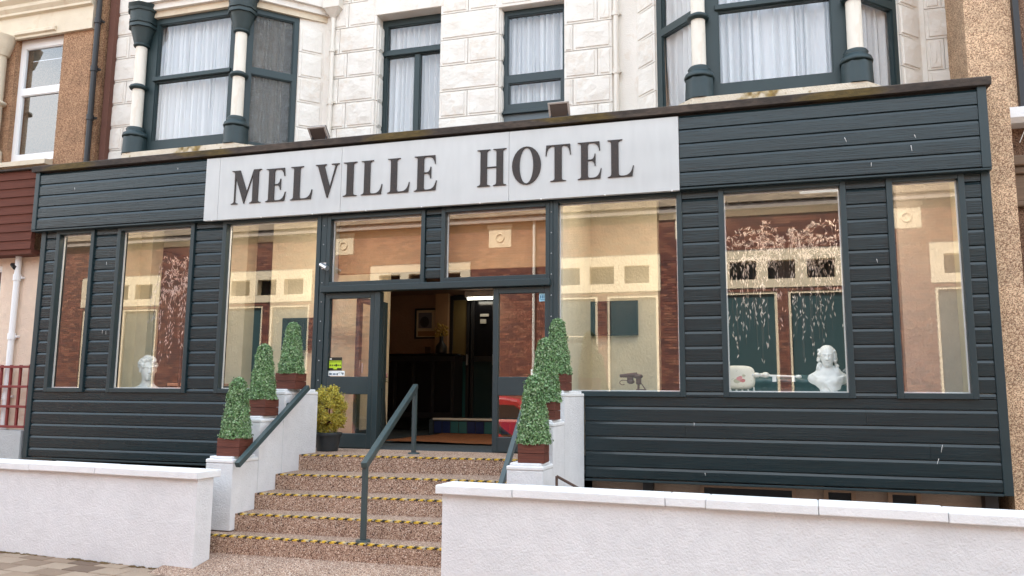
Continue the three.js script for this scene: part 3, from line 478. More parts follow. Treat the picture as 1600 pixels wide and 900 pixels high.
// downpipes
function downpipe(parent, x, y0, y1, z, r, mat, hopper) {
  const list = [bar(V3(x, y0, z), V3(x, y1, z), r, r, 14)]; for (let y = y0 + 0.45; y < y1; y += 0.85) list.push(bar(V3(x, y, z), V3(x, y + 0.09, z), r * 1.28, r * 1.28, 14), box(x - r * 1.9, x + r * 1.9, y + 0.03, y + 0.06, z - r - 0.02, z - r * 0.4));
  if (hopper) { list.push(pY([[x - 0.14, z - 0.07], [x + 0.14, z - 0.07], [x + 0.14, z + 0.1], [x - 0.14, z + 0.1]], y1 + 0.12, y1 + 0.27)); const f = new THREE.CylinderGeometry(0.19, 0.045, 0.15, 4).rotateY(Math.PI / 4); f.scale(1, 1, 0.65); list.push(at(f, x, y1 + 0.05, z + 0.012), bar(V3(x, y1 + 0.2, z), V3(x, 9.5, z), r, r, 12), bar(V3(x + 0.05, y1 + 0.25, z), V3(x + 0.5, y1 + 0.62, z), r, r, 12)); }
  mesh(parent, 'downpipe', merge(list), mat);
}
downpipe(hotel, -6.02, 4.72, 7.45, ZM + 0.075, 0.036, M.pipe, true);
downpipe(hotel, -1.60, 4.72, 9.5, ZM + 0.07, 0.036, M.pipe, false);

function columnInto(p, x, z) {
  const oct = (r0, r1, y0, y1) => new THREE.CylinderGeometry(r1, r0, y1 - y0, 8).rotateY(Math.PI / 8).translate(0, (y0 + y1) / 2, 0);
  const put = (g) => g.translate(x, 0, z);
  mesh(p, 'column_base', put(merge([oct(0.185, 0.175, 5.20, 5.46), lathe([[0, 5.46], [0.175, 5.46], [0.185, 5.49], [0.17, 5.53], [0.135, 5.555], [0.128, 5.575], [0.138, 5.60], [0.12, 5.625], [0, 5.625]], 28)])), M.greenPaint);
  mesh(p, 'column_shaft', put(merge([lathe([[0.088, 5.62], [0.086, 6.25], [0.083, 6.95]], 28)])), M.shaft);
  mesh(p, 'column_ring', put(lathe([[0.085, 6.235], [0.125, 6.245], [0.138, 6.27], [0.125, 6.295], [0.105, 6.305], [0.085, 6.32]], 28)), M.greenPaint);
  mesh(p, 'column_capital', put(merge([lathe([[0.08, 6.92], [0.112, 6.93], [0.122, 6.95], [0.110, 6.97], [0.085, 6.98]], 28), oct(0.115, 0.185, 6.97, 7.22), oct(0.215, 0.215, 7.215, 7.26), oct(0.19, 0.195, 7.26, 7.285), oct(0.215, 0.22, 7.285, 7.32), oct(0.195, 0.215, 7.32, 7.47), oct(0.235, 0.245, 7.47, 7.51), oct(0.215, 0.25, 7.51, 7.58)])), M.greenPaint);
}
function bay(xl, xr, sideGlass) {
  const b = sub(hotel, 'bay_window'), zf = -0.95, d = ZM - zf; // d < 0
  const ring = (o) => { const q = o * 0.414; return [[xl + d - o - 0.02, ZM - 0.001], [xl - q, zf + o], [xr + q, zf + o], [xr - d + o + 0.02, ZM - 0.001]]; };
  mesh(b, 'bay_apron', pY(ring(0.06), 4.72, 5.07), M.stoneFlat);
  mesh(b, 'bay_sill', pY(ring(0.20), 5.07, 5.195), M.sill);
  mesh(b, 'bay_sill_shoulder', pY(ring(0.10), 5.195, 5.23), M.sill);
  mesh(b, 'bay_head', pY(ring(0.10), 7.50, 11.4), M.stoneFlat);
  mesh(b, 'head_moulding', pY(ring(0.04), 7.40, 7.50), M.cream);
  mesh(b, 'head_moulding', pY(ring(0.16), 7.60, 7.72), M.stoneFlat);
  const W = xr - xl;
  // front sash
  glazed(b, TM(xl, zf - 0.02), [0.04, W - 0.04, 5.23, 7.40], [[0.235, W - 0.235, 5.42, 6.37], [0.235, W - 0.235, 6.45, 7.31]], M.greenPaint, M.glassUp, 0.09);
  mesh(b, 'meeting_rail', rbox(xl + 0.2, xr - 0.2, 6.375, 6.445, zf - 0.025, zf + 0.012, 0.01), M.greenPaint);
  const c = Math.SQRT2, len = 0.78;
  // canted sashes, right then left
  for (const [m, gm] of [[TM(xr + 0.02, zf - 0.03, Math.PI / 4), sideGlass[1]], [TM(xl - 0.02 - len / c, zf - 0.03 - len / c, -Math.PI / 4), sideGlass[0]]]) {
    glazed(b, m, [0, len, 5.23, 7.40], [[0.10, len - 0.07, 5.30, 6.36], [0.10, len - 0.07, 6.46, 7.32]], M.greenPaint, gm, 0.08);
  }
  // canted stone jambs behind the sashes
  const j0 = len / c + 0.005;
  mesh(b, 'jamb', pY([[xr + 0.02 + j0, zf - 0.03 - j0], [xr - d + 0.03, ZM], [xr - d - 0.2, ZM - 0.05], [xr - 0.10 + j0, zf - 0.13 - j0]], 5.2, 7.42), M.stoneFlat);
  mesh(b, 'jamb', pY([[xl - 0.02 - j0, zf - 0.03 - j0], [xl + d - 0.03, ZM], [xl + d + 0.2, ZM - 0.05], [xl + 0.10 - j0, zf - 0.13 - j0]], 5.2, 7.42), M.stoneFlat);
  rows.forEach(([y0, y1]) => { if (y0 < 5.2 || y1 > 7.5) return; const w = (-d - j0 - 0.01) * c; 
    block(b, 0, w, y0, y1, () => [xr + 0.02 + j0 + w / 2 / c + 0.002, zf - 0.03 - j0 - w / 2 / c + 0.002, Math.PI / 4]);
    block(b, 0, w, y0, y1, () => [xl - 0.02 - j0 - w / 2 / c - 0.002, zf - 0.03 - j0 - w / 2 / c + 0.002, -Math.PI / 4]); });
  columnInto(b, xl, zf + 0.05); columnInto(b, xr, zf + 0.05);
}
bay(-8.87, -7.07, [M.glassUp, M.frost]); bay(-0.45, 1.33, [M.glassUp, M.glassUp]);
// upper room behind
struct('upper_room', merge([box(-10.3, 2.66, 4.32, 4.45, -6, ZM - 0.33), box(-10.3, 2.66, 7.9, 8.0, -6, ZM - 0.33), box(-10.3, 2.66, 4.45, 7.9, -6.1, -6), box(-6.35, -6.25, 4.45, 7.9, -6, ZM - 0.33), box(-1.5, -1.4, 4.45, 7.9, -6, ZM - 0.33), box(-3.8, -3.7, 4.45, 7.9, -6, ZM - 0.33)]), std({ color: lin(0.45, 0.40, 0.34), roughness: 0.9 }));
// net curtains
function curtain(label, x0, x1, y0, y1, m, folds, sd, mat = M.net, name = 'net_curtain') {
  const nx = Math.max(40, folds * 8), ny = 10, P = [], I = [], w = x1 - x0;
  for (let j = 0; j <= ny; j++) for (let i = 0; i <= nx; i++) {
    const u = i / nx, v = j / ny, ph = u * folds * 6.283 + 2.2 * fb(u + 0.11, 0.3, 8, 8, sd, 2) * 6.283 + (v - 0.5) * 1.3 * (fb(u, 0.7, 6, 6, sd + 4, 2) - 0.5) * 6;
    P.push(x0 + u * w + 0.012 * Math.sin(ph * 0.5), y0 + v * (y1 - y0), 0.042 * Math.sin(ph) * (1.15 - 0.4 * v) + 0.016 * Math.sin(ph * 2.3 + 1));
  }
  for (let j = 0; j < ny; j++) for (let i = 0; i < nx; i++) { const a = j * (nx + 1) + i; I.push(a, a + 1, a + nx + 2, a, a + nx + 2, a + nx + 1); }
  const g = new THREE.BufferGeometry(); g.setAttribute('position', new THREE.Float32BufferAttribute(P, 3)); g.setIndex(I); g.computeVertexNormals(); g.applyMatrix4(m);
  return solo(name, uvm(g), mat, label, 'curtain', name === 'net_curtain' ? 'net curtains behind the upper windows' : 'dark drapes behind the upper windows');
}
curtain('white net curtain behind the wide front pane of the left bay window', -8.72, -7.22, 5.24, 7.38, TM(0, -1.16), 21, 5);
curtain('short net curtain parted in the middle, behind the divided window', -5.25, -4.28, 5.27, 7.38, TM(0, -2.16), 13, 17);
curtain('pale net curtain in the single window between the downpipes', -3.30, -2.37, 5.28, 7.2, TM(0, -2.08), 15, 23);
curtain('white net curtain behind the wide front pane of the right bay window', -0.28, 1.16, 5.24, 7.38, TM(0, -1.16), 15, 31);
curtain('net curtain behind the left slanted pane of the right bay window', 0.02, 0.62, 5.24, 7.38, TM(-0.47 - 0.78 / Math.SQRT2 + 0.08, -0.98 - 0.78 / Math.SQRT2 - 0.10, -Math.PI / 4), 7, 37);
curtain('net curtain behind the narrow right pane of the right bay window', 0.06, 0.76, 5.24, 7.38, TM(1.35 - 0.10, -0.98 - 0.12, Math.PI / 4), 9, 41);
curtain('brown drape at the edge of the right bay window beside the net', 0.02, 0.16, 5.24, 7.38, TM(-0.47 - 0.78 / Math.SQRT2 + 0.02, -0.98 - 0.78 / Math.SQRT2 - 0.08, -Math.PI / 4), 2, 43, M.drape, 'drape');
curtain('white drape with a dark fold at the edge of the left bay window', 0.0, 0.5, 5.24, 7.38, TM(-7.07 - 0.02, -1.16, Math.PI / 4), 4, 47, M.drape, 'drape');
console.log('hotel ready');

// ---------------------------------------------------------------- neighbours
{
  const n = thing('neighbour_house', 'left neighbouring house with pebbledash pier, white window and brown boarded shopfront', 'building');
  const z = -1.5;
  mesh(n, 'wall', merge([wallHoles(-40, -10.47, 4.6, 11.5, z - 0.35, z, [[-12.12, -11.09, 5.5, 7.75]]), box(-40, -10.63, 0, 4.6, z - 0.35, z), box(-40, -39.7, 0, 11.5, -9, z - 0.36), box(-40, -10.63, 11.5, 11.7, -9, z + 0.1), box(-40, -10.63, 0, 11.5, -9.2, -9.01)]), M.pebBrown);
  mesh(n, 'pier_return', pY([[-10.47, z], [-10.47, z - 0.3], [-10.355, z - 0.35], [-10.355, z - 0.12]], 4.6, 11.4), M.pebBrown);
  mesh(n, 'cornice', pX([[z, 7.72], [z + 0.06, 7.72], [z + 0.06, 8.12], [z + 0.12, 8.14], [z + 0.12, 8.18], [z + 0.17, 8.24], [z + 0.17, 8.30], [z + 0.24, 8.36], [z + 0.24, 8.46], [z, 8.52]], -14, -10.44), M.cream);
  mesh(n, 'label_moulding', pX([[z + 0.061, 7.76], [z + 0.10, 7.78], [z + 0.10, 7.83], [z + 0.061, 7.86]], -12.1, -11.2), M.cream);
  const w = sub(n, 'window');
  glazed(w, TM(0, z - 0.10), [-12.12, -11.09, 5.5, 7.75], [[-12.03, -11.17, 6.86, 7.60], [-12.03, -11.17, 5.66, 6.74]], M.upvc, M.glass, 0.07);
  mesh(w, 'window_sill', pX([[z - 0.2, 5.38], [z + 0.16, 5.38], [z + 0.16, 5.46], [z - 0.2, 5.52]], -12.6, -11.09), M.cream);
  mesh(n, 'column', at(merge([new THREE.CylinderGeometry(0.10, 0.10, 2.0, 20).translate(0, 6.55, 0), new THREE.CylinderGeometry(0.24, 0.13, 0.35, 8).translate(0, 7.58, 0), lathe([[0.1, 6.5], [0.16, 6.53], [0.16, 6.57], [0.1, 6.6]], 20), lathe([[0.1, 5.5], [0.17, 5.5], [0.16, 5.7], [0.1, 5.75]], 20)]), -12.32, 0, z + 0.12), M.cream);
  downpipe(n, -10.36, 4.8, 11, z + 0.02, 0.045, M.blackPipe, false);
  mesh(n, 'party_pier', box(-10.32, -10.20, 4.6, 11.5, ZM + 0.001, ZM + 0.12), std({ color: lin(0.16, 0.07, 0.05), roughness: 0.9, bumpMap: T.rough, bumpScale: 0.01, map: T.stainW }));
  // ground floor: boarded fascia, rendered wall, window, downpipe
  for (let k = 0; k < 9; k++) { const y0 = 3.62 + k * 0.128; mesh(n, 'fascia_board', pX([[-0.02, y0], [0.052, y0], [0.036, y0 + 0.127], [-0.02, y0 + 0.127]], -14, -9.66, k * 0.77), M.redBoard); }
  mesh(n, 'fascia_soffit', box(-14, -9.66, 3.55, 3.618, -0.3, 0.03), M.redBoard);
  mesh(n, 'fascia_cap', pX([[-0.5, 4.78], [0.09, 4.775], [0.09, 4.80], [-0.5, 4.86]], -14, -9.66), M.flash);
  mesh(n, 'shop_roof', box(-14, -9.67, 4.70, 4.77, z, -0.03), M.flash);
  mesh(n, 'rendered_wall', wallHoles(-14, -9.53, 0.09, 3.55, -0.5, -0.2, [[-13, -10.42, 1.9, 3.45]]), M.peach);
  const gw = sub(n, 'shop_window');
  glazed(gw, TM(0, -0.26), [-13, -10.42, 1.9, 3.45], [[-12.9, -10.50, 2.82, 3.38], [-12.9, -10.50, 1.98, 2.74]], M.upvc, M.glass, 0.07);
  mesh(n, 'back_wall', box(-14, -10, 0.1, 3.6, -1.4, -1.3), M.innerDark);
  downpipe(n, -10.06, 0.2, 3.58, -0.14, 0.042, M.upvc, false);
  // low wall and trellis
  mesh(n, 'low_wall', box(-14, -9.545, 0.085, 1.085, -0.19, 0.03), std({ color: lin(0.5, 0.5, 0.5), map: T.stainW, roughness: 0.95, bumpMap: T.rough, bumpScale: 0.012 }));
  const t = thing('trellis', 'red painted wooden trellis panel on the low wall beside the left downpipe', 'trellis', null, [0, 1.085, -0.08]);
  for (let i = 0; i < 8; i++) mesh(t, 'upright_slat', rbox(-9.60 - i * 0.17, -9.565 - i * 0.17, 0.03, 0.90, 0.0, 0.03, 0.004), M.redPaint);
  for (let i = 0; i < 4; i++) mesh(t, 'cross_slat', rbox(-11, -9.56, 0.03 + i * 0.275, 0.065 + i * 0.275, 0.031, 0.058, 0.004), M.redPaint);
  mesh(t, 'post', rbox(-9.625, -9.56, 0, 0.91, -0.07, -0.002, 0.005), M.redPaint);
  cctv('small black security camera under the brown boarded fascia', -10.16, 3.44, -0.18, M.black);
}
{
  const n = thing('neighbour_house', 'right neighbouring house with pebbledash pier and dark bay at the frame edge', 'building');
  mesh(n, 'pier', box(2.50, 2.97, 4.75, 11.5, ZM + 0.001, -1.0), M.peb); mesh(n, 'pier', box(2.40, 2.62, 0.085, 4.749, ZM + 0.001, -0.12), M.peb); mesh(n, 'lower_wall', box(2.621, 2.969, 0.085, 4.70, -1.7, -0.75), M.pebDark);
  mesh(n, 'wall', merge([box(2.97, 40, 0.085, 11.5, -1.7, -1.0), box(39.7, 40, 0, 11.5, -9, -1.71), box(2.99, 40, 0, 11.5, -9.2, -9.01), box(2.99, 40, 11.5, 11.7, -9, -0.8)]), M.pebDark);
  mesh(n, 'corner_strip', box(2.97, 3.03, 4.62, 11.4, -0.999, -0.93), M.black);
  mesh(n, 'bay_sill', pX([[-1, 4.50], [-0.55, 4.50], [-0.5, 4.55], [-0.5, 4.66], [-1, 4.72]], 2.70, 6), M.coping);
  mesh(n, 'capital', merge([rbox(2.67, 3.4, 4.03, 4.14, -0.74, -0.50, 0.02), rbox(2.71, 3.34, 3.95, 4.03, -0.74, -0.54, 0.02), rbox(2.74, 3.3, 3.66, 3.95, -0.74, -0.58, 0.015), rbox(2.71, 3.34, 3.60, 3.66, -0.74, -0.54, 0.02)]), std({ color: lin(0.26, 0.17, 0.11), roughness: 0.8, map: T.grain }));
  mesh(n, 'pilaster', rbox(2.76, 3.26, 0.085, 3.60, -0.74, -0.60, 0.01), M.pebDark);
  mesh(n, 'cable', merge([bar(V3(2.90, 4.5, -0.52), V3(2.83, 4.3, -0.6), 0.004), bar(V3(2.84, 3.65, -0.56), V3(2.86, 0.6, -0.64), 0.008)]), M.white);
}
// wall below the shopfront on the right
{
  const b = thing('basement_wall', 'beige basement wall with window heads in the gap under the shopfront', 'wall');
  const bm = std({ color: lin(0.40, 0.31, 0.25), map: T.stainW, roughness: 0.9, bumpMap: T.rough, bumpScale: 0.006 });
  mesh(b, 'wall_face', box(-1.7, 2.28, 0.085, 0.708, -0.5, -0.32), bm);
  for (const [x0, x1] of [[-0.52, 0.45], [0.72, 1.02], [1.32, 1.62]]) { const w = sub(b, 'basement_window'); mesh(w, 'frame', merge([box(x0, x1, 0.66, 0.70, -0.319, -0.26), box(x0, x0 + 0.04, 0.09, 0.66, -0.319, -0.26), box(x1 - 0.04, x1, 0.09, 0.66, -0.319, -0.26)]), std({ color: lin(0.30, 0.20, 0.14), roughness: 0.7 })); mesh(w, 'glass_pane', box(x0 + 0.04, x1 - 0.04, 0.09, 0.66, -0.318, -0.31), M.blackGloss); }
  mesh(b, 'post', box(2.16, 2.27, 0.085, 0.70, -0.3, -0.15), M.black); mesh(b, 'post', box(-1.12, -1.01, 0.085, 0.70, -0.3, -0.18), M.black);
}

// ---------------------------------------------------------------- rooms behind the shopfront
struct('room_floor', merge([box(-9.5, -5.06, 0.86, 0.97, -5.4, -0.09), box(-4.97, -2.06, 0.86, 0.974, -3.6, 0.0), box(-2.05, 2.35, 0.86, 0.97, -5.4, -0.09), box(-5.05, -2.06, 0.86, 1.21, -5.4, -3.63)]), M.carpet);
struct('room_ceiling', merge([box(-9.5, 2.35, 4.3, 4.4, -1.8, -0.07), box(-9.5, 2.35, 4.0, 4.1, -5.4, -2.06)]), M.ceiling);
struct('room_wall', merge([box(-9.5, -9.42, 0.9, 4.3, -5.4, -0.08), box(2.28, 2.36, 0.9, 4.3, -5.4, -0.08), box(-9.42, -9.2, 0.97, 4.3, -2.05, -1.8), box(-7.8, -7.40, 0.97, 4.3, -2.05, -1.8), box(-6.95, -5.06, 0.97, 4.3, -2.05, -1.8), box(-5.06, -4.985, 0.97, 4.3, -1.8, -0.08), box(-2.045, -1.98, 0.97, 4.3, -5.4, -0.08), box(-1.98, -1.09, 0.97, 4.3, -2.05, -1.8)]), M.paper);
struct('shade_painted_back_wall', merge([box(-9.5, 2.36, 0.9, 4.0, -5.5, -5.4), box(-9.419, -9.40, 0.97, 4.0, -5.4, -2.06), box(-1.979, -1.96, 0.97, 4.0, -5.4, -2.06), box(2.26, 2.279, 0.97, 4.0, -5.4, -2.06)]), std({ color: lin(0.11, 0.13, 0.13), roughness: 0.9 }));  // shade of the deep rooms is put into this dark wall colour
struct('end_wall_panel', box(-9.419, -9.395, 0.97, 4.3, -0.86, -0.1), std({ color: lin(0.07, 0.048, 0.034), roughness: 0.7 }));
struct('end_wall', box(1.72, 2.279, 0.97, 4.3, -1.35, -1.2), M.paperPink);
struct('lobby_bulkhead', box(-4.97, -2.06, 3.13, 4.3, -0.36, -0.30), M.tan);
struct('lobby_ceiling', box(-7.0, -2.06, 3.5, 3.6, -5.4, -2.06), std({ color: lin(0.24, 0.14, 0.09), roughness: 0.8 }));
struct('lobby_back_wall', box(-7.0, -5.33, 1.2, 3.5, -5.39, -5.2), M.brownWall);
struct('lobby_post', box(-5.58, -5.33, 1.2, 3.5, -5.18, -5.10), std({ color: lin(0.50, 0.30, 0.16), roughness: 0.7, map: T.plain }));
struct('lobby_side_wall', box(-7.0, -6.9, 1.0, 3.6, -5.4, -2.06), M.brownWall);
for (const [x0, x1, y0, y1] of WINDOW_SILLS()) struct(numbered('inner_sill'), rbox(x0, x1, y0, y1, -0.30, -0.078, 0.006), M.white);
function WINDOW_SILLS() { return ['w1', 'w2', 'w3', 'w5', 'w6', 'w7'].map((k) => [WINS[k][0] - 0.05, WINS[k][1] + 0.05, SILL - 0.035, SILL - 0.004]); }
struct('lower_lining', merge([box(-9.42, -5.06, 0.97, SILL - 0.036, -0.2, -0.09), box(-1.98, 2.28, 0.97, SILL - 0.036, -0.2, -0.09)]), M.paper);
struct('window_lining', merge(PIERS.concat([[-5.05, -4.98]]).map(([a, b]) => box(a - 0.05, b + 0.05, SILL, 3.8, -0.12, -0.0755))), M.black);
struct('head_lining', box(-9.5, 2.35, 3.80, 4.3, -0.12, -0.0765), M.white);
{ // lobby step with coloured tiles, mat, counter, doors
  const st = thing('lobby_step', 'dark lobby step faced with blue and teal tiles and a pale nosing', 'step');
  mesh(st, 'riser', box(-4.97, -2.06, 0.975, 1.21, -3.628, -3.605), M.black);
  for (let i = 0; i < 20; i++) { const x = -4.95 + i * 0.145; mesh(st, 'tile', rbox(x, x + 0.135, 1.0, 1.185, -3.606, -3.596, 0.004), i % 4 < 2 ? M.blueTile : M.tealTile); }
  mesh(st, 'nosing', rbox(-4.97, -2.06, 1.205, 1.24, -3.66, -3.58, 0.008), std({ color: lin(0.6, 0.56, 0.5), roughness: 0.4 }));
  const g = new THREE.PlaneGeometry(2.3, 2.2, 40, 40).rotateX(-Math.PI / 2); const p = g.attributes.position; for (let i = 0; i < p.count; i++) p.setY(i, 0.035 * fb(p.getX(i) / 3 + 0.5, p.getZ(i) / 3 + 0.5, 9, 4, 211, 3)); g.computeVertexNormals(); g.translate(-3.55, 0.985, -2.25);
  solo('doormat', uvm(g), M.coir, 'rumpled brown coir mat just inside the open entrance', 'doormat');
  const c = thing('reception_counter', 'black panelled reception counter at the back of the lobby', 'counter', null, [0, 1.21, 0]);
  mesh(c, 'body', box(-6.88, -5.0, 0, 1.10, -5.05, -4.62), M.black); mesh(c, 'counter_top', rbox(-6.88, -4.96, 1.10, 1.14, -5.06, -4.58, 0.008), M.blackGloss);
  for (let i = 0; i < 5; i++) mesh(c, 'panel', rbox(-6.85 + i * 0.37, -6.53 + i * 0.37, 0.1, 1.0, -4.62, -4.605, 0.005), M.blackGloss);
  const pf = thing('framed_picture', 'framed picture on the brown lobby wall', 'picture', null, [-5.77, 2.66, -5.2]);
  mesh(pf, 'frame', merge([rbox(-0.26, -0.225, 0, 0.58, 0.0, 0.03, 0.004), rbox(0.225, 0.26, 0, 0.58, 0.0, 0.03, 0.004), rbox(-0.225, 0.225, 0, 0.035, 0, 0.03, 0.004), rbox(-0.225, 0.225, 0.545, 0.58, 0, 0.03, 0.004)]), M.black);
  { const cv = document.createElement('canvas'); cv.width = 128; cv.height = 128; const q = cv.getContext('2d'); q.fillStyle = '#d8c7a8'; q.fillRect(0, 0, 128, 128); q.fillStyle = '#70727a'; q.fillRect(10, 12, 78, 74); q.fillStyle = '#3a3c44'; q.beginPath(); q.arc(46, 56, 26, 0, 7); q.fill(); q.fillStyle = '#a67f58'; q.fillRect(8, 100, 112, 24); const t = new THREE.CanvasTexture(cv); t.colorSpace = THREE.SRGBColorSpace; mesh(pf, 'print', new THREE.PlaneGeometry(0.45, 0.51).translate(0, 0.29, 0.008), std({ map: t, roughness: 0.4 })); }
  const v = thing('flower_vase', 'dark bottle vase of small yellow flowers on the lobby counter', 'vase', null, [-5.32, 2.35, -4.78]);
  mesh(v, 'vase', lathe([[0, 0], [0.10, 0], [0.11, 0.03], [0.105, 0.14], [0.04, 0.22], [0.035, 0.30], [0.045, 0.32], [0, 0.32]], 20), M.black);
  const fl = []; for (let i = 0; i < 60; i++) { const a = rr(0, 6.28), r = rr(0, 0.14), y = 0.42 + rr(-0.1, 0.12); const s = new THREE.IcosahedronGeometry(rr(0.016, 0.03), 0); s.translate(Math.cos(a) * r, y, Math.sin(a) * r); fl.push(s); }
  mesh(v, 'flowers', merge(fl), std({ color: lin(0.46, 0.30, 0.07), roughness: 0.9 }));
  const st2 = []; for (let i = 0; i < 14; i++) { const a = rr(0, 6.28), r = rr(0.02, 0.12); st2.push(bar(V3(0, 0.3, 0), V3(Math.cos(a) * r, 0.42, Math.sin(a) * r), 0.003, 0.003, 5)); } mesh(v, 'stems', merge(st2), std({ color: lin(0.05, 0.08, 0.03), roughness: 0.9 }));
  const card = solo('counter_card', box(-5.60, -5.49, 2.351, 2.48, -4.70, -4.69), std({ color: lin(0.5, 0.4, 0.33), roughness: 0.7, map: T.marble }), 'small printed card standing on the counter beside the vase', 'card');
  const ro = thing('rose_bunch', 'small bunch of pink and white roses at the left of the lobby opening', 'flowers', null, [-4.83, 0.975, -1.35]);
  mesh(ro, 'stand', merge([new THREE.CylinderGeometry(0.045, 0.10, 0.80, 16).translate(0, 0.40, 0)]), M.black);
  { const f = [], w = [], lf = []; for (let i = 0; i < 60; i++) { const a = rr(0, 6.283), e = rr(-0.3, 1.5), R = rr(0.05, 0.085), s = new THREE.DodecahedronGeometry(rr(0.012, 0.021), 0); s.translate(Math.cos(a) * Math.cos(e) * R, 0.87 + Math.sin(e) * R, Math.sin(a) * Math.cos(e) * R); (i % 3 ? f : w).push(s); } for (let i = 0; i < 26; i++) lf.push(new THREE.OctahedronGeometry(1, 0).scale(0.006, 0.03, 0.012).rotateZ(rr(-1.4, 1.4)).rotateY(rr(0, 6)).translate(rr(-0.07, 0.07), 0.84 + rr(-0.03, 0.06), rr(-0.07, 0.07)));
    mesh(ro, 'pink_roses', merge(f), std({ color: lin(0.55, 0.30, 0.30), roughness: 0.8 })); mesh(ro, 'white_roses', merge(w), std({ color: lin(0.72, 0.68, 0.62), roughness: 0.8 })); mesh(ro, 'leaves', merge(lf), std({ color: lin(0.05, 0.10, 0.04), roughness: 0.7 })); }
  // inner doors at the back right of the lobby
  const dz = -5.22;
  for (const [x0, x1, lbl] of [[-5.32, -4.93, 'narrow dark glazed inner door with teal panel at lobby back'], [-4.90, -4.42, 'dark inner door under the lit tube at lobby back']]) {
    const d = thing('inner_door', lbl, 'door', 'inner doors at the back of the lobby', [x0, 1.21, dz]); const w = x1 - x0;
    mesh(d, 'frame', merge([box(0, 0.06, 0, 2.25, -0.05, 0.03), box(w - 0.06, w, 0, 2.25, -0.05, 0.03), box(0.06, w - 0.06, 2.17, 2.25, -0.05, 0.03), box(0.06, w - 0.06, 1.02, 1.12, -0.05, 0.02)]), M.black);
    mesh(d, 'upper_panel', box(0.06, w - 0.06, 1.12, 2.17, -0.03, 0.0), x0 < -5 ? std({ color: lin(0.16, 0.12, 0.05), roughness: 0.15 }) : M.blackGloss);
    mesh(d, 'lower_panel', box(0.06, w - 0.06, 0.0, 1.02, -0.03, 0.0), x0 < -5 ? M.tealTile : std({ color: lin(0.01, 0.03, 0.035), roughness: 0.3 }));
    mesh(d, 'handle', rbox(w - 0.05, w - 0.02, 0.95, 1.15, 0.03, 0.06, 0.008), M.steel);
  }
  struct('lobby_right_wall', box(-4.41, -2.06, 1.21, 3.5, -5.39, -5.2), M.brownWall);
  for (const [y, h, w, lbl] of [[3.06, 0.05, 0.17, 'long pale door closer plate on the dark inner door'], [2.93, 0.08, 0.12, 'small pale notice on the dark inner door']]) solo('door_plate', box(-4.72, -4.72 + w, y, y + h, -5.19, -5.185), std({ color: lin(0.42, 0.42, 0.38), roughness: 0.5 }), lbl, 'plate');
  const tl = thing('tube_light', 'lit fluorescent tube on the ceiling at the back of the lobby', 'lamp', null, [-4.63, 3.36, -4.9]);
  mesh(tl, 'tube', bar(V3(-0.24, 0, 0), V3(0.24, 0, 0), 0.018, 0.018, 12), M.bulbTube); mesh(tl, 'fitting', rbox(-0.28, 0.28, 0.03, 0.14, -0.04, 0.04, 0.008), M.white);
  const pl = new THREE.RectAreaLight(new THREE.Color(1, 0.86, 0.66), 8, 0.46, 0.05); pl.position.set(-4.63, 3.335, -4.9); pl.rotation.x = -Math.PI / 2; scene.add(pl);
}
// added ceiling lamps, out of view, that warm the rooms and lobby
function addedCeilingLamp(label, x, z, power, w = 0.5) {
  const l = thing('added_ceiling_lamp', label, 'lamp', 'added ceiling lamps, out of view, in the front rooms', [x, 4.23, z]);
  mesh(l, 'diffuser', new THREE.CylinderGeometry(w / 2, w / 2 - 0.03, 0.05, 28), std({ color: lin(0.9, 0.85, 0.75), emissive: lin(1, 0.78, 0.48), emissiveIntensity: 2 }));
  mesh(l, 'ceiling_plate', new THREE.CylinderGeometry(w / 2 + 0.01, w / 2 + 0.01, 0.045, 28).translate(0, 0.0475, 0), M.white);
  const r = new THREE.RectAreaLight(new THREE.Color(1, 0.89, 0.71), power, w, w); r.position.set(x, 4.20, z); r.rotation.x = -Math.PI / 2; scene.add(r);
}
addedCeilingLamp('added round lit ceiling lamp, out of view, in the right front room', -0.75, -0.6, 10); addedCeilingLamp('added round lit ceiling lamp, out of view, in the left front room near the entrance', -6.0, -0.6, 10); addedCeilingLamp('added round lit ceiling lamp, out of view, in the left front room near its end wall', -8.4, -0.8, 7); addedCeilingLamp('added round lit ceiling lamp, out of view, at the right end of the front room', 1.2, -0.5, 6);
addedCeilingLamp('added round lit ceiling lamp, out of view, in the lobby behind the transom windows', -3.5, -0.75, 14);
// wall screens
for (const [x0, x1, y0, y1, lbl] of [[-2.12 + 0.14, -1.35, 2.41, 2.87, 'flat black television on the cream wall of the right room'], [-6.68, -6.10, 2.26, 2.74, 'flat black television on the cream wall left of the entrance']]) {
  const t = thing('television', lbl, 'television', 'wall televisions', [(x0 + x1) / 2, y0, -1.8]); const w = (x1 - x0) / 2, h = y1 - y0;
  mesh(t, 'casing', rbox(-w, w, 0, h, 0.03, 0.07, 0.006), M.black); mesh(t, 'screen', box(-w + 0.015, w - 0.015, 0.02, h - 0.015, 0.0705, 0.073), M.blackGloss); mesh(t, 'wall_bracket', box(-0.1, 0.1, h * 0.3, h * 0.7, 0.0, 0.03), M.black);
}
console.log('rooms ready');

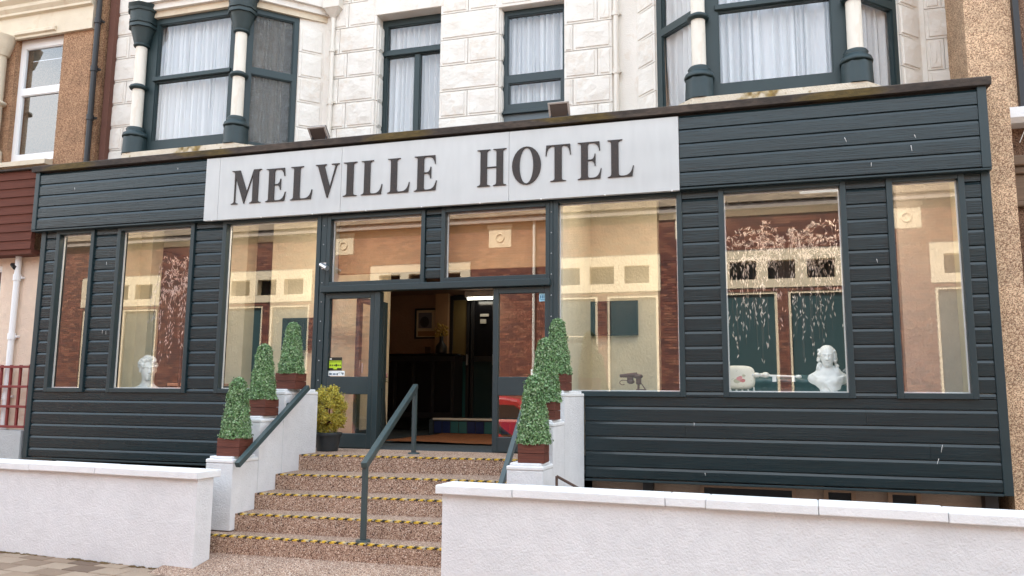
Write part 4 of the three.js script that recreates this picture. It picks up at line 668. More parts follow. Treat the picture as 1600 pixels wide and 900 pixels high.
// ---------------------------------------------------------------- busts
function sdfMesh(res, size, centre, f) { // distance field meshed on a cube of half side size
  const mc = new MarchingCubes(res, M.plaster, false, false, 120000); mc.isolation = 0; const n = res, half = res / 2;
  for (let k = 0; k < n; k++) for (let j = 0; j < n; j++) for (let i = 0; i < n; i++) mc.field[i + j * n + k * n * n] = -f(centre[0] + (i - half) / half * size, centre[1] + (j - half) / half * size, centre[2] + (k - half) / half * size);
  mc.update(); const c = mc.count, P = mc.positionArray.slice(0, c * 3); for (let i = 0; i < c; i++) { P[3 * i] = centre[0] + P[3 * i] * size; P[3 * i + 1] = centre[1] + P[3 * i + 1] * size; P[3 * i + 2] = centre[2] + P[3 * i + 2] * size; }
  let g = new THREE.BufferGeometry(); g.setAttribute('position', new THREE.Float32BufferAttribute(P, 3)); g = mergeVertices(g, 1e-5); g.computeVertexNormals(); return uvm(g);
}
const smin = (a, b, k) => { const h = Math.max(k - Math.abs(a - b), 0) / k; return Math.min(a, b) - h * h * k * 0.25; };
const smax = (a, b, k) => -smin(-a, -b, k);
const ell = (x, y, z, c, r) => { const a = (x - c[0]) / r[0], b = (y - c[1]) / r[1], d = (z - c[2]) / r[2], l = Math.hypot(a, b, d); return (l - 1) * Math.min(...r); };
const cap = (x, y, z, a, b, r0, r1) => { const bx = b[0] - a[0], by = b[1] - a[1], bz = b[2] - a[2], px = x - a[0], py = y - a[1], pz = z - a[2]; const t = Math.max(0, Math.min(1, (px * bx + py * by + pz * bz) / (bx * bx + by * by + bz * bz))); return Math.hypot(px - bx * t, py - by * t, pz - bz * t) - (r0 + (r1 - r0) * t); };
// head about 0.2 high, centred on its middle, facing +z; y up
function head(x, y, z) {
  let d = ell(x, y, z, [0, 0.025, -0.012], [0.072, 0.088, 0.088]);
  d = smin(d, ell(x, y, z, [0, -0.03, 0.02], [0.055, 0.075, 0.062]), 0.03);
  d = smin(d, ell(x, y, z, [0, -0.088, 0.05], [0.024, 0.02, 0.022]), 0.02);
  const ax = Math.abs(x);
  d = smax(d, -ell(ax, y, z, [0.030, 0.002, 0.088], [0.020, 0.013, 0.020]), 0.012);
  d = smin(d, ell(ax, y, z, [0.030, 0.0, 0.066], [0.013, 0.009, 0.010]), 0.006);
  d = smin(d, cap(ax, y, z, [0.010, 0.020, 0.078], [0.045, 0.022, 0.062], 0.007, 0.005), 0.010);
  d = smin(d, cap(x, y, z, [0, 0.012, 0.078], [0, -0.032, 0.096], 0.008, 0.012), 0.010);
  d = smin(d, ell(ax, y, z, [0.009, -0.036, 0.086], [0.009, 0.007, 0.010]), 0.006);
  d = smin(d, ell(x, y, z, [0, -0.056, 0.078], [0.021, 0.006, 0.010]), 0.006);
  d = smin(d, ell(x, y, z, [0, -0.068, 0.074], [0.018, 0.006, 0.010]), 0.006);
  d = smin(d, ell(ax, y, z, [0.072, -0.005, -0.005], [0.010, 0.028, 0.016]), 0.006);
  return d;
}
function bustThing(name, label, pos, turn, geo) { const b = thing(name, label, 'bust', 'white plaster busts in the windows', pos, turn); mesh(b, 'body', geo, M.plaster); return b; }
{
  let s0 = seed; seed = 91;
  const curls = []; for (let i = 0; i < 95; i++) { const a = rr(0, 6.283), e = rr(-0.15, 1.5); curls.push([Math.cos(a) * Math.cos(e) * 0.079, 0.032 + Math.sin(e) * 0.088, -0.014 + Math.sin(a) * Math.cos(e) * 0.094, rr(0.013, 0.021)]); }
  const cu = curls.filter((c) => c[2] < 0.055 || c[1] > 0.075);
  const ty = 0.60, ct = Math.cos(ty), sn = Math.sin(ty);
  const young = (x, y, z) => {
    const hx = x - 0.01, hy = y - 0.305, hz = z - 0.0; const rx = hx * ct - hz * sn, rz = hx * sn + hz * ct, ry = hy;
    let d = head(rx, ry, rz); for (const c of cu) { const q = Math.hypot(rx - c[0], ry - c[1], rz - c[2]) - c[3]; if (q < d + 0.03) d = smin(d, q, 0.007); }
    d = smin(d, cap(x, y, z, [0.005, 0.24, -0.02], [0, 0.10, -0.03], 0.050, 0.060), 0.03);
    d = smin(d, cap(x, y, z, [-0.05, 0.09, -0.03], [-0.20, 0.045, -0.03], 0.060, 0.055), 0.05);
    d = smin(d, cap(x, y, z, [0.05, 0.09, -0.03], [0.19, 0.055, -0.03], 0.060, 0.05), 0.05);
    d = smin(d, ell(x, y, z, [0, 0.02, -0.02], [0.15, 0.10, 0.085]), 0.04);
    d = smin(d, cap(x, y, z, [0.012, 0.10, 0.04], [0.05, 0.21, 0.01], 0.009, 0.008), 0.02);
    return smax(d, -y + 0.002, 0.01);
  };
  const g1 = sdfMesh(72, 0.27, [0, 0.23, 0], young);
  bustThing('youth_bust', 'white plaster bust of a curly-haired youth with head turned, left window', [-7.97, 1.50, -0.47], 0.35, g1).scale.setScalar(1.42);
  const pth = thing('bust_plinth', 'white plinth under the youth bust behind the left window sill', 'plinth', null, [-7.97, 0.97, -0.47]); mesh(pth, 'shaft', rbox(-0.15, 0.15, 0.04, 0.49, -0.13, 0.13, 0.01), M.white); mesh(pth, 'plinth_top', rbox(-0.17, 0.17, 0.49, 0.53, -0.15, 0.15, 0.008), M.white); mesh(pth, 'plinth_foot', rbox(-0.17, 0.17, 0, 0.04, -0.15, 0.15, 0.008), M.white);
  const locks = []; for (let i = 0; i < 84; i++) { const sd = i % 2 ? 1 : -1, t = rnd(); locks.push([sd * (0.070 + 0.022 * t + rr(-0.012, 0.010)), 0.075 - t * 0.235, -0.015 + rr(-0.035, 0.045), rr(0.010, 0.019)]); }
  const folds = []; for (let i = 0; i < 8; i++) folds.push([[-0.15 + i * 0.012, 0.19 - i * 0.012, 0.02], [-0.02 + i * 0.008, 0.10 - i * 0.012, 0.095], [0.15 - i * 0.006, 0.17 - i * 0.018, 0.04]]);
  const woman = (x, y, z) => {
    const hx = x, hy = y - 0.375, hz = z;
    let d = head(hx, hy, hz);
    d = smin(d, smax(ell(hx, hy, hz, [0, 0.032, -0.025], [0.084, 0.092, 0.092]), hz - 0.05 - hy * 0.2, 0.01), 0.01);
    for (const c of locks) { const q = Math.hypot(hx - c[0], hy - c[1], hz - c[2]) - c[3]; if (q < d + 0.03) d = smin(d, q, 0.006); }
    d = smin(d, cap(x, y, z, [0, 0.32, -0.02], [0, 0.22, -0.02], 0.042, 0.055), 0.03);
    d = smin(d, cap(x, y, z, [0.04, 0.20, -0.02], [0.15, 0.15, -0.02], 0.055, 0.05), 0.05); d = smin(d, cap(x, y, z, [-0.04, 0.20, -0.02], [-0.15, 0.15, -0.02], 0.055, 0.05), 0.05);
    d = smin(d, ell(x, y, z, [0, 0.125, 0.0], [0.14, 0.10, 0.075]), 0.04);
    d = smin(d, ell(Math.abs(x), y, z, [0.055, 0.115, 0.055], [0.05, 0.045, 0.04]), 0.03);
    d = smin(d, cap(x, y, z, [0, 0.09, 0], [0, 0.03, 0], 0.085, 0.075), 0.03);
    for (const f of folds) { d = smin(d, cap(x, y, z, f[0], f[1], 0.009, 0.010), 0.010); d = smin(d, cap(x, y, z, f[1], f[2], 0.010, 0.008), 0.010); }
    d = smin(d, cap(x, y, z, [0, 0.0, 0], [0, 0.012, 0], 0.09, 0.085), 0.01);
    return smax(d, -y + 0.002, 0.006);
  };
  const g2 = sdfMesh(76, 0.27, [0, 0.24, 0], woman);
  bustThing('woman_bust', 'white plaster bust of a woman with long curls, right window', [0.805, SILL - 0.004, -0.21], -0.1, g2).scale.setScalar(1.0);
  seed = s0;
}
console.log('busts ready');
// willow branches with pale catkin leaves
function willow(label, pos, spread, hgt, nB, sd, pole) {
  const s0 = seed; seed = sd; const t = thing('lit_willow_tree', label, 'tree', 'artificial willow trees in the windows', pos);
  mesh(t, 'trunk', merge([bar(V3(0, 0, 0), V3(0, pole, 0), 0.02, 0.014, 10), new THREE.CylinderGeometry(0.05, 0.09, 0.06, 16).translate(0, 0.03, 0)]), M.black);
  const br = [], lv = []; const leaf = new THREE.OctahedronGeometry(1, 0).scale(0.0055, 0.030, 0.0055);
  for (let i = 0; i < nB; i++) {
    const a = rr(0, 6.283), out = (0.12 + 0.9 * Math.sqrt(rnd())) * spread, up = rr(0.25, 1) * hgt, start = V3(0, pole * rr(0.86, 1), 0), ca = Math.cos(a), sa = Math.sin(a) * 0.42;
    const c = new THREE.CatmullRomCurve3([start, V3(ca * out * 0.4, pole + up * 0.75, sa * out * 0.4), V3(ca * out * 0.8, pole + up * 0.85, sa * out * 0.8), V3(ca * out * 1.0, pole + up * 0.35, sa * out), V3(ca * out * 1.04, pole - rr(0.1, 0.95), sa * out)]); br.push(new THREE.TubeGeometry(c, 12, 0.0028, 4));
    for (let k = 0; k < 26; k++) { const u = rr(0.2, 1), p = c.getPoint(u), g = leaf.clone(); g.rotateZ(rr(-0.5, 0.5) * (u < 0.6 ? 2.4 : 0.7)); g.rotateX(rr(-0.5, 0.5)); g.scale(rr(0.8, 1.3), rr(0.6, 1.3), 1); g.translate(p.x + rr(-0.02, 0.02), p.y - 0.015, p.z + rr(-0.02, 0.02)); lv.push(g); }
  }
  mesh(t, 'branches', merge(br), std({ color: lin(0.10, 0.07, 0.055), roughness: 0.8 })); const l = mesh(t, 'leaves', merge(lv), std({ color: lin(0.80, 0.70, 0.66), roughness: 0.5 })); l.userData.kind = 'stuff'; seed = s0;
}
willow('drooping willow tree with pale leaves in the left window behind the bust', [-7.55, 0.97, -0.62], 0.55, 0.85, 44, 11, 1.85);
willow('drooping willow tree with pale leaves filling the right window behind the bust', [0.48, 0.97, -0.85], 0.82, 0.80, 70, 12, 2.0);
{ // sofa, cushion, ornaments in the right window
  const s = thing('sofa', 'buttoned dark teal leather sofa behind the right window', 'sofa', null, [0.35, 0.97, -0.82]);
  const nx = 60, ny = 22, P = [], I = []; for (let j = 0; j <= ny; j++) for (let i = 0; i <= nx; i++) { const u = i / nx, v = j / ny, x = (u - 0.5) * 1.5, y = 0.30 + v * 0.58; const gx = u * 9, gy = v * 4; let dm = 9; for (let b = 0; b < 5; b++) for (let a = 0; a < 11; a++) { const q = Math.hypot(gx - a - (b % 2) * 0.5, (gy - b) * 0.9); dm = Math.min(dm, q); } const pad = 0.035 * Math.min(1, dm * 1.5) + (v > 0.82 ? 0.05 * Math.sin((v - 0.82) / 0.18 * Math.PI) : 0); P.push(x, y, 0.10 + pad); }
  for (let j = 0; j < ny; j++) for (let i = 0; i < nx; i++) { const a = j * (nx + 1) + i; I.push(a, a + 1, a + nx + 2, a, a + nx + 2, a + nx + 1); }
  const g = new THREE.BufferGeometry(); g.setAttribute('position', new THREE.Float32BufferAttribute(P, 3)); g.setIndex(I); g.computeVertexNormals();
  mesh(s, 'backrest', merge([uvm(g), rbox(-0.76, 0.76, 0.25, 0.90, -0.10, 0.11, 0.05)]), M.tealLeather); mesh(s, 'seat', rbox(-0.62, 0.62, 0.12, 0.42, 0.10, 0.42, 0.04), M.tealLeather);
  for (const x of [-0.70, 0.70]) mesh(s, 'arm', rbox(x - 0.09, x + 0.09, 0.08, 0.66, -0.08, 0.42, 0.07), M.tealLeather);
  for (const [x, z] of [[-0.68, 0.36], [0.68, 0.36], [-0.68, -0.04], [0.68, -0.04]]) mesh(s, 'leg', new THREE.CylinderGeometry(0.03, 0.02, 0.13, 10).translate(x, 0.065, z), M.black);
  const cc = document.createElement('canvas'); cc.width = cc.height = 128; const q = cc.getContext('2d'); q.fillStyle = '#e6e2d4'; q.fillRect(0, 0, 128, 128); for (let i = 0; i < 7; i++) { q.fillStyle = ['#d88e90', '#c9706f', '#b8b39a'][i % 3]; q.beginPath(); q.arc(66 + rr(-22, 22), 70 + rr(-16, 16), rr(6, 13), 0, 7); q.fill(); } q.strokeStyle = '#8a8a72'; for (let i = 0; i < 24; i++) { q.beginPath(); const x = rr(4, 124), y = rr(4, 124); q.moveTo(x, y); q.lineTo(x + rr(-14, 14), y + rr(-10, 10)); q.stroke(); }
  const ct = new THREE.CanvasTexture(cc); ct.colorSpace = THREE.SRGBColorSpace;
  const cu = thing('cushion', 'floral cream cushion with tassels propped on the teal sofa', 'cushion', null, [-0.09, 1.70, -0.40]); cu.rotation.y = 0.3;
  const sp = new THREE.SphereGeometry(1, 28, 20), pp = sp.attributes.position; for (let i = 0; i < pp.count; i++) { const x = pp.getX(i), y = pp.getY(i), z = pp.getZ(i), e = 0.55; pp.setXYZ(i, Math.sign(x) * Math.pow(Math.abs(x), e) * 0.18, Math.sign(y) * Math.pow(Math.abs(y), e) * 0.13 + 0.13, z * 0.07); } sp.computeVertexNormals(); { const uv = new Float32Array(pp.count * 2); for (let i = 0; i < pp.count; i++) { uv[2 * i] = pp.getX(i) / 0.36 + 0.5; uv[2 * i + 1] = pp.getY(i) / 0.26; } sp.setAttribute('uv', new THREE.BufferAttribute(uv, 2)); }
  mesh(cu, 'cover', sp, std({ map: ct, roughness: 0.9 }));
  for (let i = 0; i < 6; i++) mesh(cu, 'tassel', lathe([[0, 0.02], [0.006, 0.018], [0.008, 0.008], [0.012, -0.03], [0, -0.03]], 8).translate(-0.16 + i * 0.064, 0.012, 0.012), M.plaster);
  const so = thing('silver_ornament', 'long slim silver ornament lying along the teal sofa', 'ornament', null, [0.28, 1.795, -0.40]);
  mesh(so, 'handle', merge([-0.22, -0.18, -0.13, -0.09].map((x, i) => new THREE.SphereGeometry([0.022, 0.03, 0.024, 0.034][i], 12, 8).scale(1.3, 1, 0.8).translate(x, 0.06, 0))), std({ color: lin(0.7, 0.7, 0.66), roughness: 0.35, metalness: 0.5 }));
  mesh(so, 'blade', merge([bar(V3(-0.06, 0.055, 0), V3(0.25, 0.045, 0), 0.013, 0.009, 10), new THREE.SphereGeometry(0.02, 12, 8).scale(1.6, 1, 1).translate(0.25, 0.045, 0), box(-0.02, 0.02, -0.01, 0.05, -0.012, 0.012), box(0.18, 0.21, -0.01, 0.04, -0.012, 0.012)]), M.plaster);
  const fl = thing('grey_flowers', 'grey fabric flowers beside the woman bust', 'flowers', null, [1.0, SILL - 0.004, -0.26]); const fg = [bar(V3(0, 0, 0), V3(0.01, 0.2, 0), 0.004)]; for (let i = 0; i < 22; i++) { const p = new THREE.IcosahedronGeometry(rr(0.02, 0.036), 1).scale(1, 0.6, 1); p.rotateZ(rr(-1, 1)); p.translate(rr(-0.055, 0.05), 0.16 + rr(-0.08, 0.11), rr(-0.04, 0.04)); fg.push(p); } mesh(fl, 'blooms', merge(fg), std({ color: lin(0.33, 0.34, 0.34), roughness: 0.9 }));
  const om = std({ color: lin(0.10, 0.035, 0.025), roughness: 0.45 });
  const o = thing('brown_ornament', 'small dark brown barrel ornament with hook on the right window sill', 'ornament', null, [-1.2, SILL - 0.004, -0.21]);
  mesh(o, 'barrel', merge([bar(V3(-0.16, 0.175, 0), V3(0.03, 0.185, 0), 0.018, 0.03, 14), new THREE.SphereGeometry(0.042, 14, 10).scale(1.3, 0.7, 1).translate(0.04, 0.17, 0), rbox(-0.08, -0.01, 0.11, 0.17, -0.02, 0.02, 0.01), new THREE.SphereGeometry(0.036, 14, 10).scale(1.2, 0.7, 1).translate(-0.04, 0.11, 0), rbox(0.02, 0.075, 0.08, 0.17, -0.022, 0.022, 0.01)]), om);
  mesh(o, 'hook', new THREE.TubeGeometry(new THREE.CatmullRomCurve3([V3(-0.06, 0.12, 0), V3(-0.14, 0.125, 0), V3(-0.165, 0.10, 0), V3(-0.14, 0.078, 0), V3(-0.11, 0.083, 0)]), 20, 0.005, 6), om);
  mesh(o, 'stand', merge([bar(V3(0.045, 0.09, 0), V3(0.045, 0.0, 0), 0.012, 0.016), bar(V3(0.07, 0.10, 0), V3(0.14, 0.0, 0.02), 0.006), rbox(0.02, 0.13, 0.0, 0.03, -0.03, 0.03, 0.008)]), om);
  // low table and lamp base in the left room
  const tb = thing('low_chest', 'reddish wooden chest behind the youth bust', 'chest', null, [-7.45, 0.97, -0.85]); mesh(tb, 'body', rbox(-0.32, 0.38, 0, 0.74, -0.25, 0.15, 0.01), std({ color: lin(0.34, 0.13, 0.07), map: T.wood, roughness: 0.4 })); mesh(tb, 'chest_top', rbox(-0.35, 0.41, 0.74, 0.78, -0.27, 0.17, 0.008), std({ color: lin(0.5, 0.25, 0.15), roughness: 0.4 }));
}
console.log('window things ready');

// ---------------------------------------------------------------- topiary, golden conifer
function leafCloud(n, pointFn, size, cols, outward = 0.6) { // many small folded leaves; each takes a random colour from cols
  const P = new Float32Array(n * 4 * 9), C = new Float32Array(n * 4 * 9); const u = V3(), v = V3(), w = V3(); let o = 0;
  for (let i = 0; i < n; i++) {
    const { p, nrm } = pointFn(); w.set(rr(-1, 1), rr(-1, 1), rr(-1, 1)).normalize().lerp(nrm, outward).normalize(); u.set(rr(-1, 1), rr(-1, 1), rr(-1, 1)).cross(w).normalize(); v.crossVectors(w, u);
    const L = size * rr(0.7, 1.3), W = L * rr(0.45, 0.65), c = cols[Math.floor(rnd() * cols.length)], k = rr(0.85, 1.15);
    const a = p.clone().addScaledVector(u, -L), b = p.clone().addScaledVector(u, L), l = p.clone().addScaledVector(v, W).addScaledVector(w, L * 0.3), r = p.clone().addScaledVector(v, -W).addScaledVector(w, L * 0.3);
    for (const t of [[a, b, l], [b, a, r]]) for (const q of t) { P[o] = q.x; P[o + 1] = q.y; P[o + 2] = q.z; C[o] = c[0] * k; C[o + 1] = c[1] * k; C[o + 2] = c[2] * k; o += 3; }
  }
  const g = new THREE.BufferGeometry(); g.setAttribute('position', new THREE.BufferAttribute(P.slice(0, o), 3)); g.setAttribute('color', new THREE.BufferAttribute(C.slice(0, o), 3)); g.computeVertexNormals(); return g;
}
const leafM = phys({ vertexColors: true, roughness: 0.55, transmission: 0.35, thickness: 0, side: THREE.DoubleSide });
const coreM = std({ color: lin(0.18, 0.32, 0.12), roughness: 1 }), soilM = std({ color: lin(0.06, 0.04, 0.028), roughness: 1 });
const topCols = [[0.22, 0.38, 0.15], [0.26, 0.44, 0.18], [0.40, 0.58, 0.31], [0.09, 0.19, 0.06], [0.07, 0.15, 0.05], [0.46, 0.58, 0.36], [0.21, 0.40, 0.15]];  // darkest greens put the shade of gaps between leaves into the colour
const coneShapes = [0, 1, 2].map((s) => { const h = 0.575, rb = 0.138, rt = 0.058; const R = (t) => (rb + (rt - rb) * t) * Math.sqrt(Math.max(0, 1 - Math.pow(Math.max(0, t - 0.86) / 0.14, 2))) * (1 + 0.0);
  return leafCloud(8200, () => { let t = rnd(); while (rnd() > (R(Math.min(t, 0.99)) + 0.02) / (rb + 0.02)) t = rnd(); if (rnd() < 0.05) t = rr(0.9, 1.0); const a = rr(0, 6.283), jig = (rnd() < 0.05 ? rr(0.005, 0.022) : -0.055 * Math.pow(rnd(), 1.6) + 0.008) + 0.010 * Math.sin(a * 5 + s) * Math.sin(t * 20 + s * 2), r = Math.max(0, R(Math.min(t, 0.999)) + jig); return { p: V3(Math.cos(a) * r, t * h + (t > 0.9 ? rr(-0.01, 0.006) : 0), Math.sin(a) * r), nrm: V3(Math.cos(a), 0.25 + (t > 0.9 ? 1 : 0), Math.sin(a)).normalize() }; }, 0.0115, topCols); });
const coneCore = lathe([[0, 0], [0.072, 0], [0.02, 0.44], [0, 0.48]], 14);
const plank = [rbox(-0.118, 0.118, 0, 0.082, -0.009, 0.009, 0.004), rbox(-0.118, 0.118, 0, 0.082, -0.009, 0.009, 0.004, false, 0.4)];
let pc = 0;
function topiary(label, x, y, z, turn, sc) {
  const t = thing('topiary_planter', label, 'topiary', 'box cone topiaries on the cheek walls', [x, y, z], turn), k = pc++;
  const p = sub(t, 'planter');
  for (let r = 0; r < 2; r++) for (let s = 0; s < 4; s++) { const q = mesh(p, 'plank', plank[(r + s + k) % 2], M.wood); q.position.set(Math.sin(s * Math.PI / 2) * 0.110, r * 0.0845, Math.cos(s * Math.PI / 2) * 0.110); q.rotation.y = s * Math.PI / 2; if (s % 2) q.scale.x = 0.85; }
  mesh(p, 'soil', box(-0.10, 0.10, 0.02, 0.155, -0.10, 0.10), soilM);
  const f = mesh(t, 'foliage', coneShapes[k % 3], leafM); f.position.y = 0.163; f.scale.setScalar(sc); f.rotation.y = k * 1.9; const c = mesh(t, 'inner_branches', coneCore, coreM); c.position.y = 0.155; c.scale.setScalar(sc);
}
topiary('box cone topiary on the lowest pillar, left of the steps', -4.705, 1.03, 2.02, 0.06, 1.0);
topiary('box cone topiary on the middle pillar, left of the steps', -4.715, 1.395, 1.60, 0.0, 0.97);
topiary('box cone topiary on the highest pillar, left of the steps by the doorpost', -4.665, 1.665, 1.17, 0.04, 0.95);
topiary('box cone topiary on the lowest pillar, right of the steps', -1.845, 1.03, 1.69, 0.05, 1.06);
topiary('box cone topiary on the middle pillar, right of the steps', -1.835, 1.395, 1.30, 0.0, 1.05);
topiary('box cone topiary on the highest pillar, right of the steps below the window', -1.835, 1.668, 0.80, -0.03, 0.98);
{
  const c = thing('golden_conifer', 'round golden conifer in a black plastic pot on the landing', 'shrub', null, [-4.60, 0.975, 0.46]);
  mesh(c, 'pot', lathe([[0, 0], [0.115, 0], [0.12, 0.01], [0.145, 0.165], [0.16, 0.17], [0.162, 0.205], [0.15, 0.21], [0.14, 0.18], [0, 0.18]], 28), std({ color: lin(0.022, 0.028, 0.032), roughness: 0.45 }));
  const cols = [[0.66, 0.57, 0.07], [0.54, 0.48, 0.06], [0.76, 0.68, 0.15], [0.42, 0.36, 0.05], [0.64, 0.47, 0.06], [0.34, 0.33, 0.05]];
  const lobes = []; for (let i = 0; i < 130; i++) { const a = rr(0, 6.283), e = Math.asin(rr(-0.95, 1)), R = rr(0.82, 1.03); lobes.push([Math.cos(a) * Math.cos(e) * 0.20 * R, 0.46 + Math.sin(e) * 0.265 * R, Math.sin(a) * Math.cos(e) * 0.20 * R]); }
  mesh(c, 'foliage', leafCloud(15000, () => { const l = lobes[Math.floor(rnd() * lobes.length)], n = V3(l[0], (l[1] - 0.46) * 0.8, l[2]).normalize(), s = V3(rr(-1, 1), rr(-1, 1), rr(-1, 1)).normalize(); const p = V3(...l).addScaledVector(s, 0.044 * Math.cbrt(rnd())).addScaledVector(n, rr(-0.035, 0.010)); return { p, nrm: n }; }, 0.0105, cols, 0.35), leafM);
  { const tw = []; for (let i = 0; i < 26; i++) { const l = lobes[i * 5]; tw.push(bar(V3(0, 0.3, 0), V3(l[0] * 0.85, l[1], l[2] * 0.85), 0.005, 0.002, 5)); } mesh(c, 'inner_branches', merge(tw), M.wood); }
  mesh(c, 'trunk', bar(V3(0, 0.17, 0), V3(0, 0.4, 0), 0.015), M.wood);
}
// ---------------------------------------------------------------- handrails
{
  const h = thing('handrail', 'dark green handrail fixed to the left cheek wall', 'handrail', 'dark green handrails on the steps');
  mesh(h, 'rail', beam(V3(-4.50, 0.965, 2.26), V3(-4.50, 1.685, 1.10), 0.05, 0.055), M.railing); for (const t of [0.22, 0.82]) { const y = 0.965 + 0.72 * t, z = 2.26 - 1.16 * t; mesh(h, 'wall_bracket', merge([bar(V3(-4.50, y - 0.02, z), V3(-4.595, y - 0.06, z), 0.01), new THREE.CylinderGeometry(0.03, 0.03, 0.012, 14).rotateZ(Math.PI / 2).translate(-4.595, y - 0.06, z)]), M.railing); }
  const c = thing('handrail', 'dark green handrail on two posts in the middle of the steps', 'handrail', 'dark green handrails on the steps');
  const b0 = V3(-3.235, 0.352, 2.2), b1 = V3(-3.52, 0.975, 0.50), t0 = V3(-3.235, 1.02, 2.2), t1 = V3(-3.52, 1.70, 0.50);
  const dir = t1.clone().sub(t0).normalize();
  mesh(c, 'rail', beam(t0.clone().addScaledVector(dir, -0.05), t1.clone().addScaledVector(dir, 0.03), 0.055, 0.05), M.railing); mesh(c, 'rail_underside', beam(t0.clone().add(V3(0, -0.045, 0)), t1.clone().add(V3(0, -0.045, 0)), 0.03, 0.03), M.railing);
  for (const [b, t] of [[b0, t0], [b1, t1]]) { mesh(c, 'post', rbox(b.x - 0.022, b.x + 0.022, b.y + 0.012, t.y - 0.02, b.z - 0.022, b.z + 0.022, 0.005), M.railing); mesh(c, 'base_plate', new THREE.CylinderGeometry(0.062, 0.066, 0.014, 22).translate(b.x, b.y + 0.008, b.z), M.railing); }
  const r = thing('handrail', 'dark green handrail beside the right cheek wall, half hidden by topiary', 'handrail', 'dark green handrails on the steps');
  mesh(r, 'rail', beam(V3(-2.13, 0.72, 1.86), V3(-2.13, 1.62, 0.86), 0.05, 0.055), M.railing); for (const t of [0.3, 0.85]) { const y = 0.72 + 0.9 * t, z = 1.86 - 1.0 * t; mesh(r, 'wall_bracket', bar(V3(-2.13, y - 0.02, z), V3(-2.055, y - 0.06, z), 0.01), M.railing); }
}
console.log('plants and rails ready');

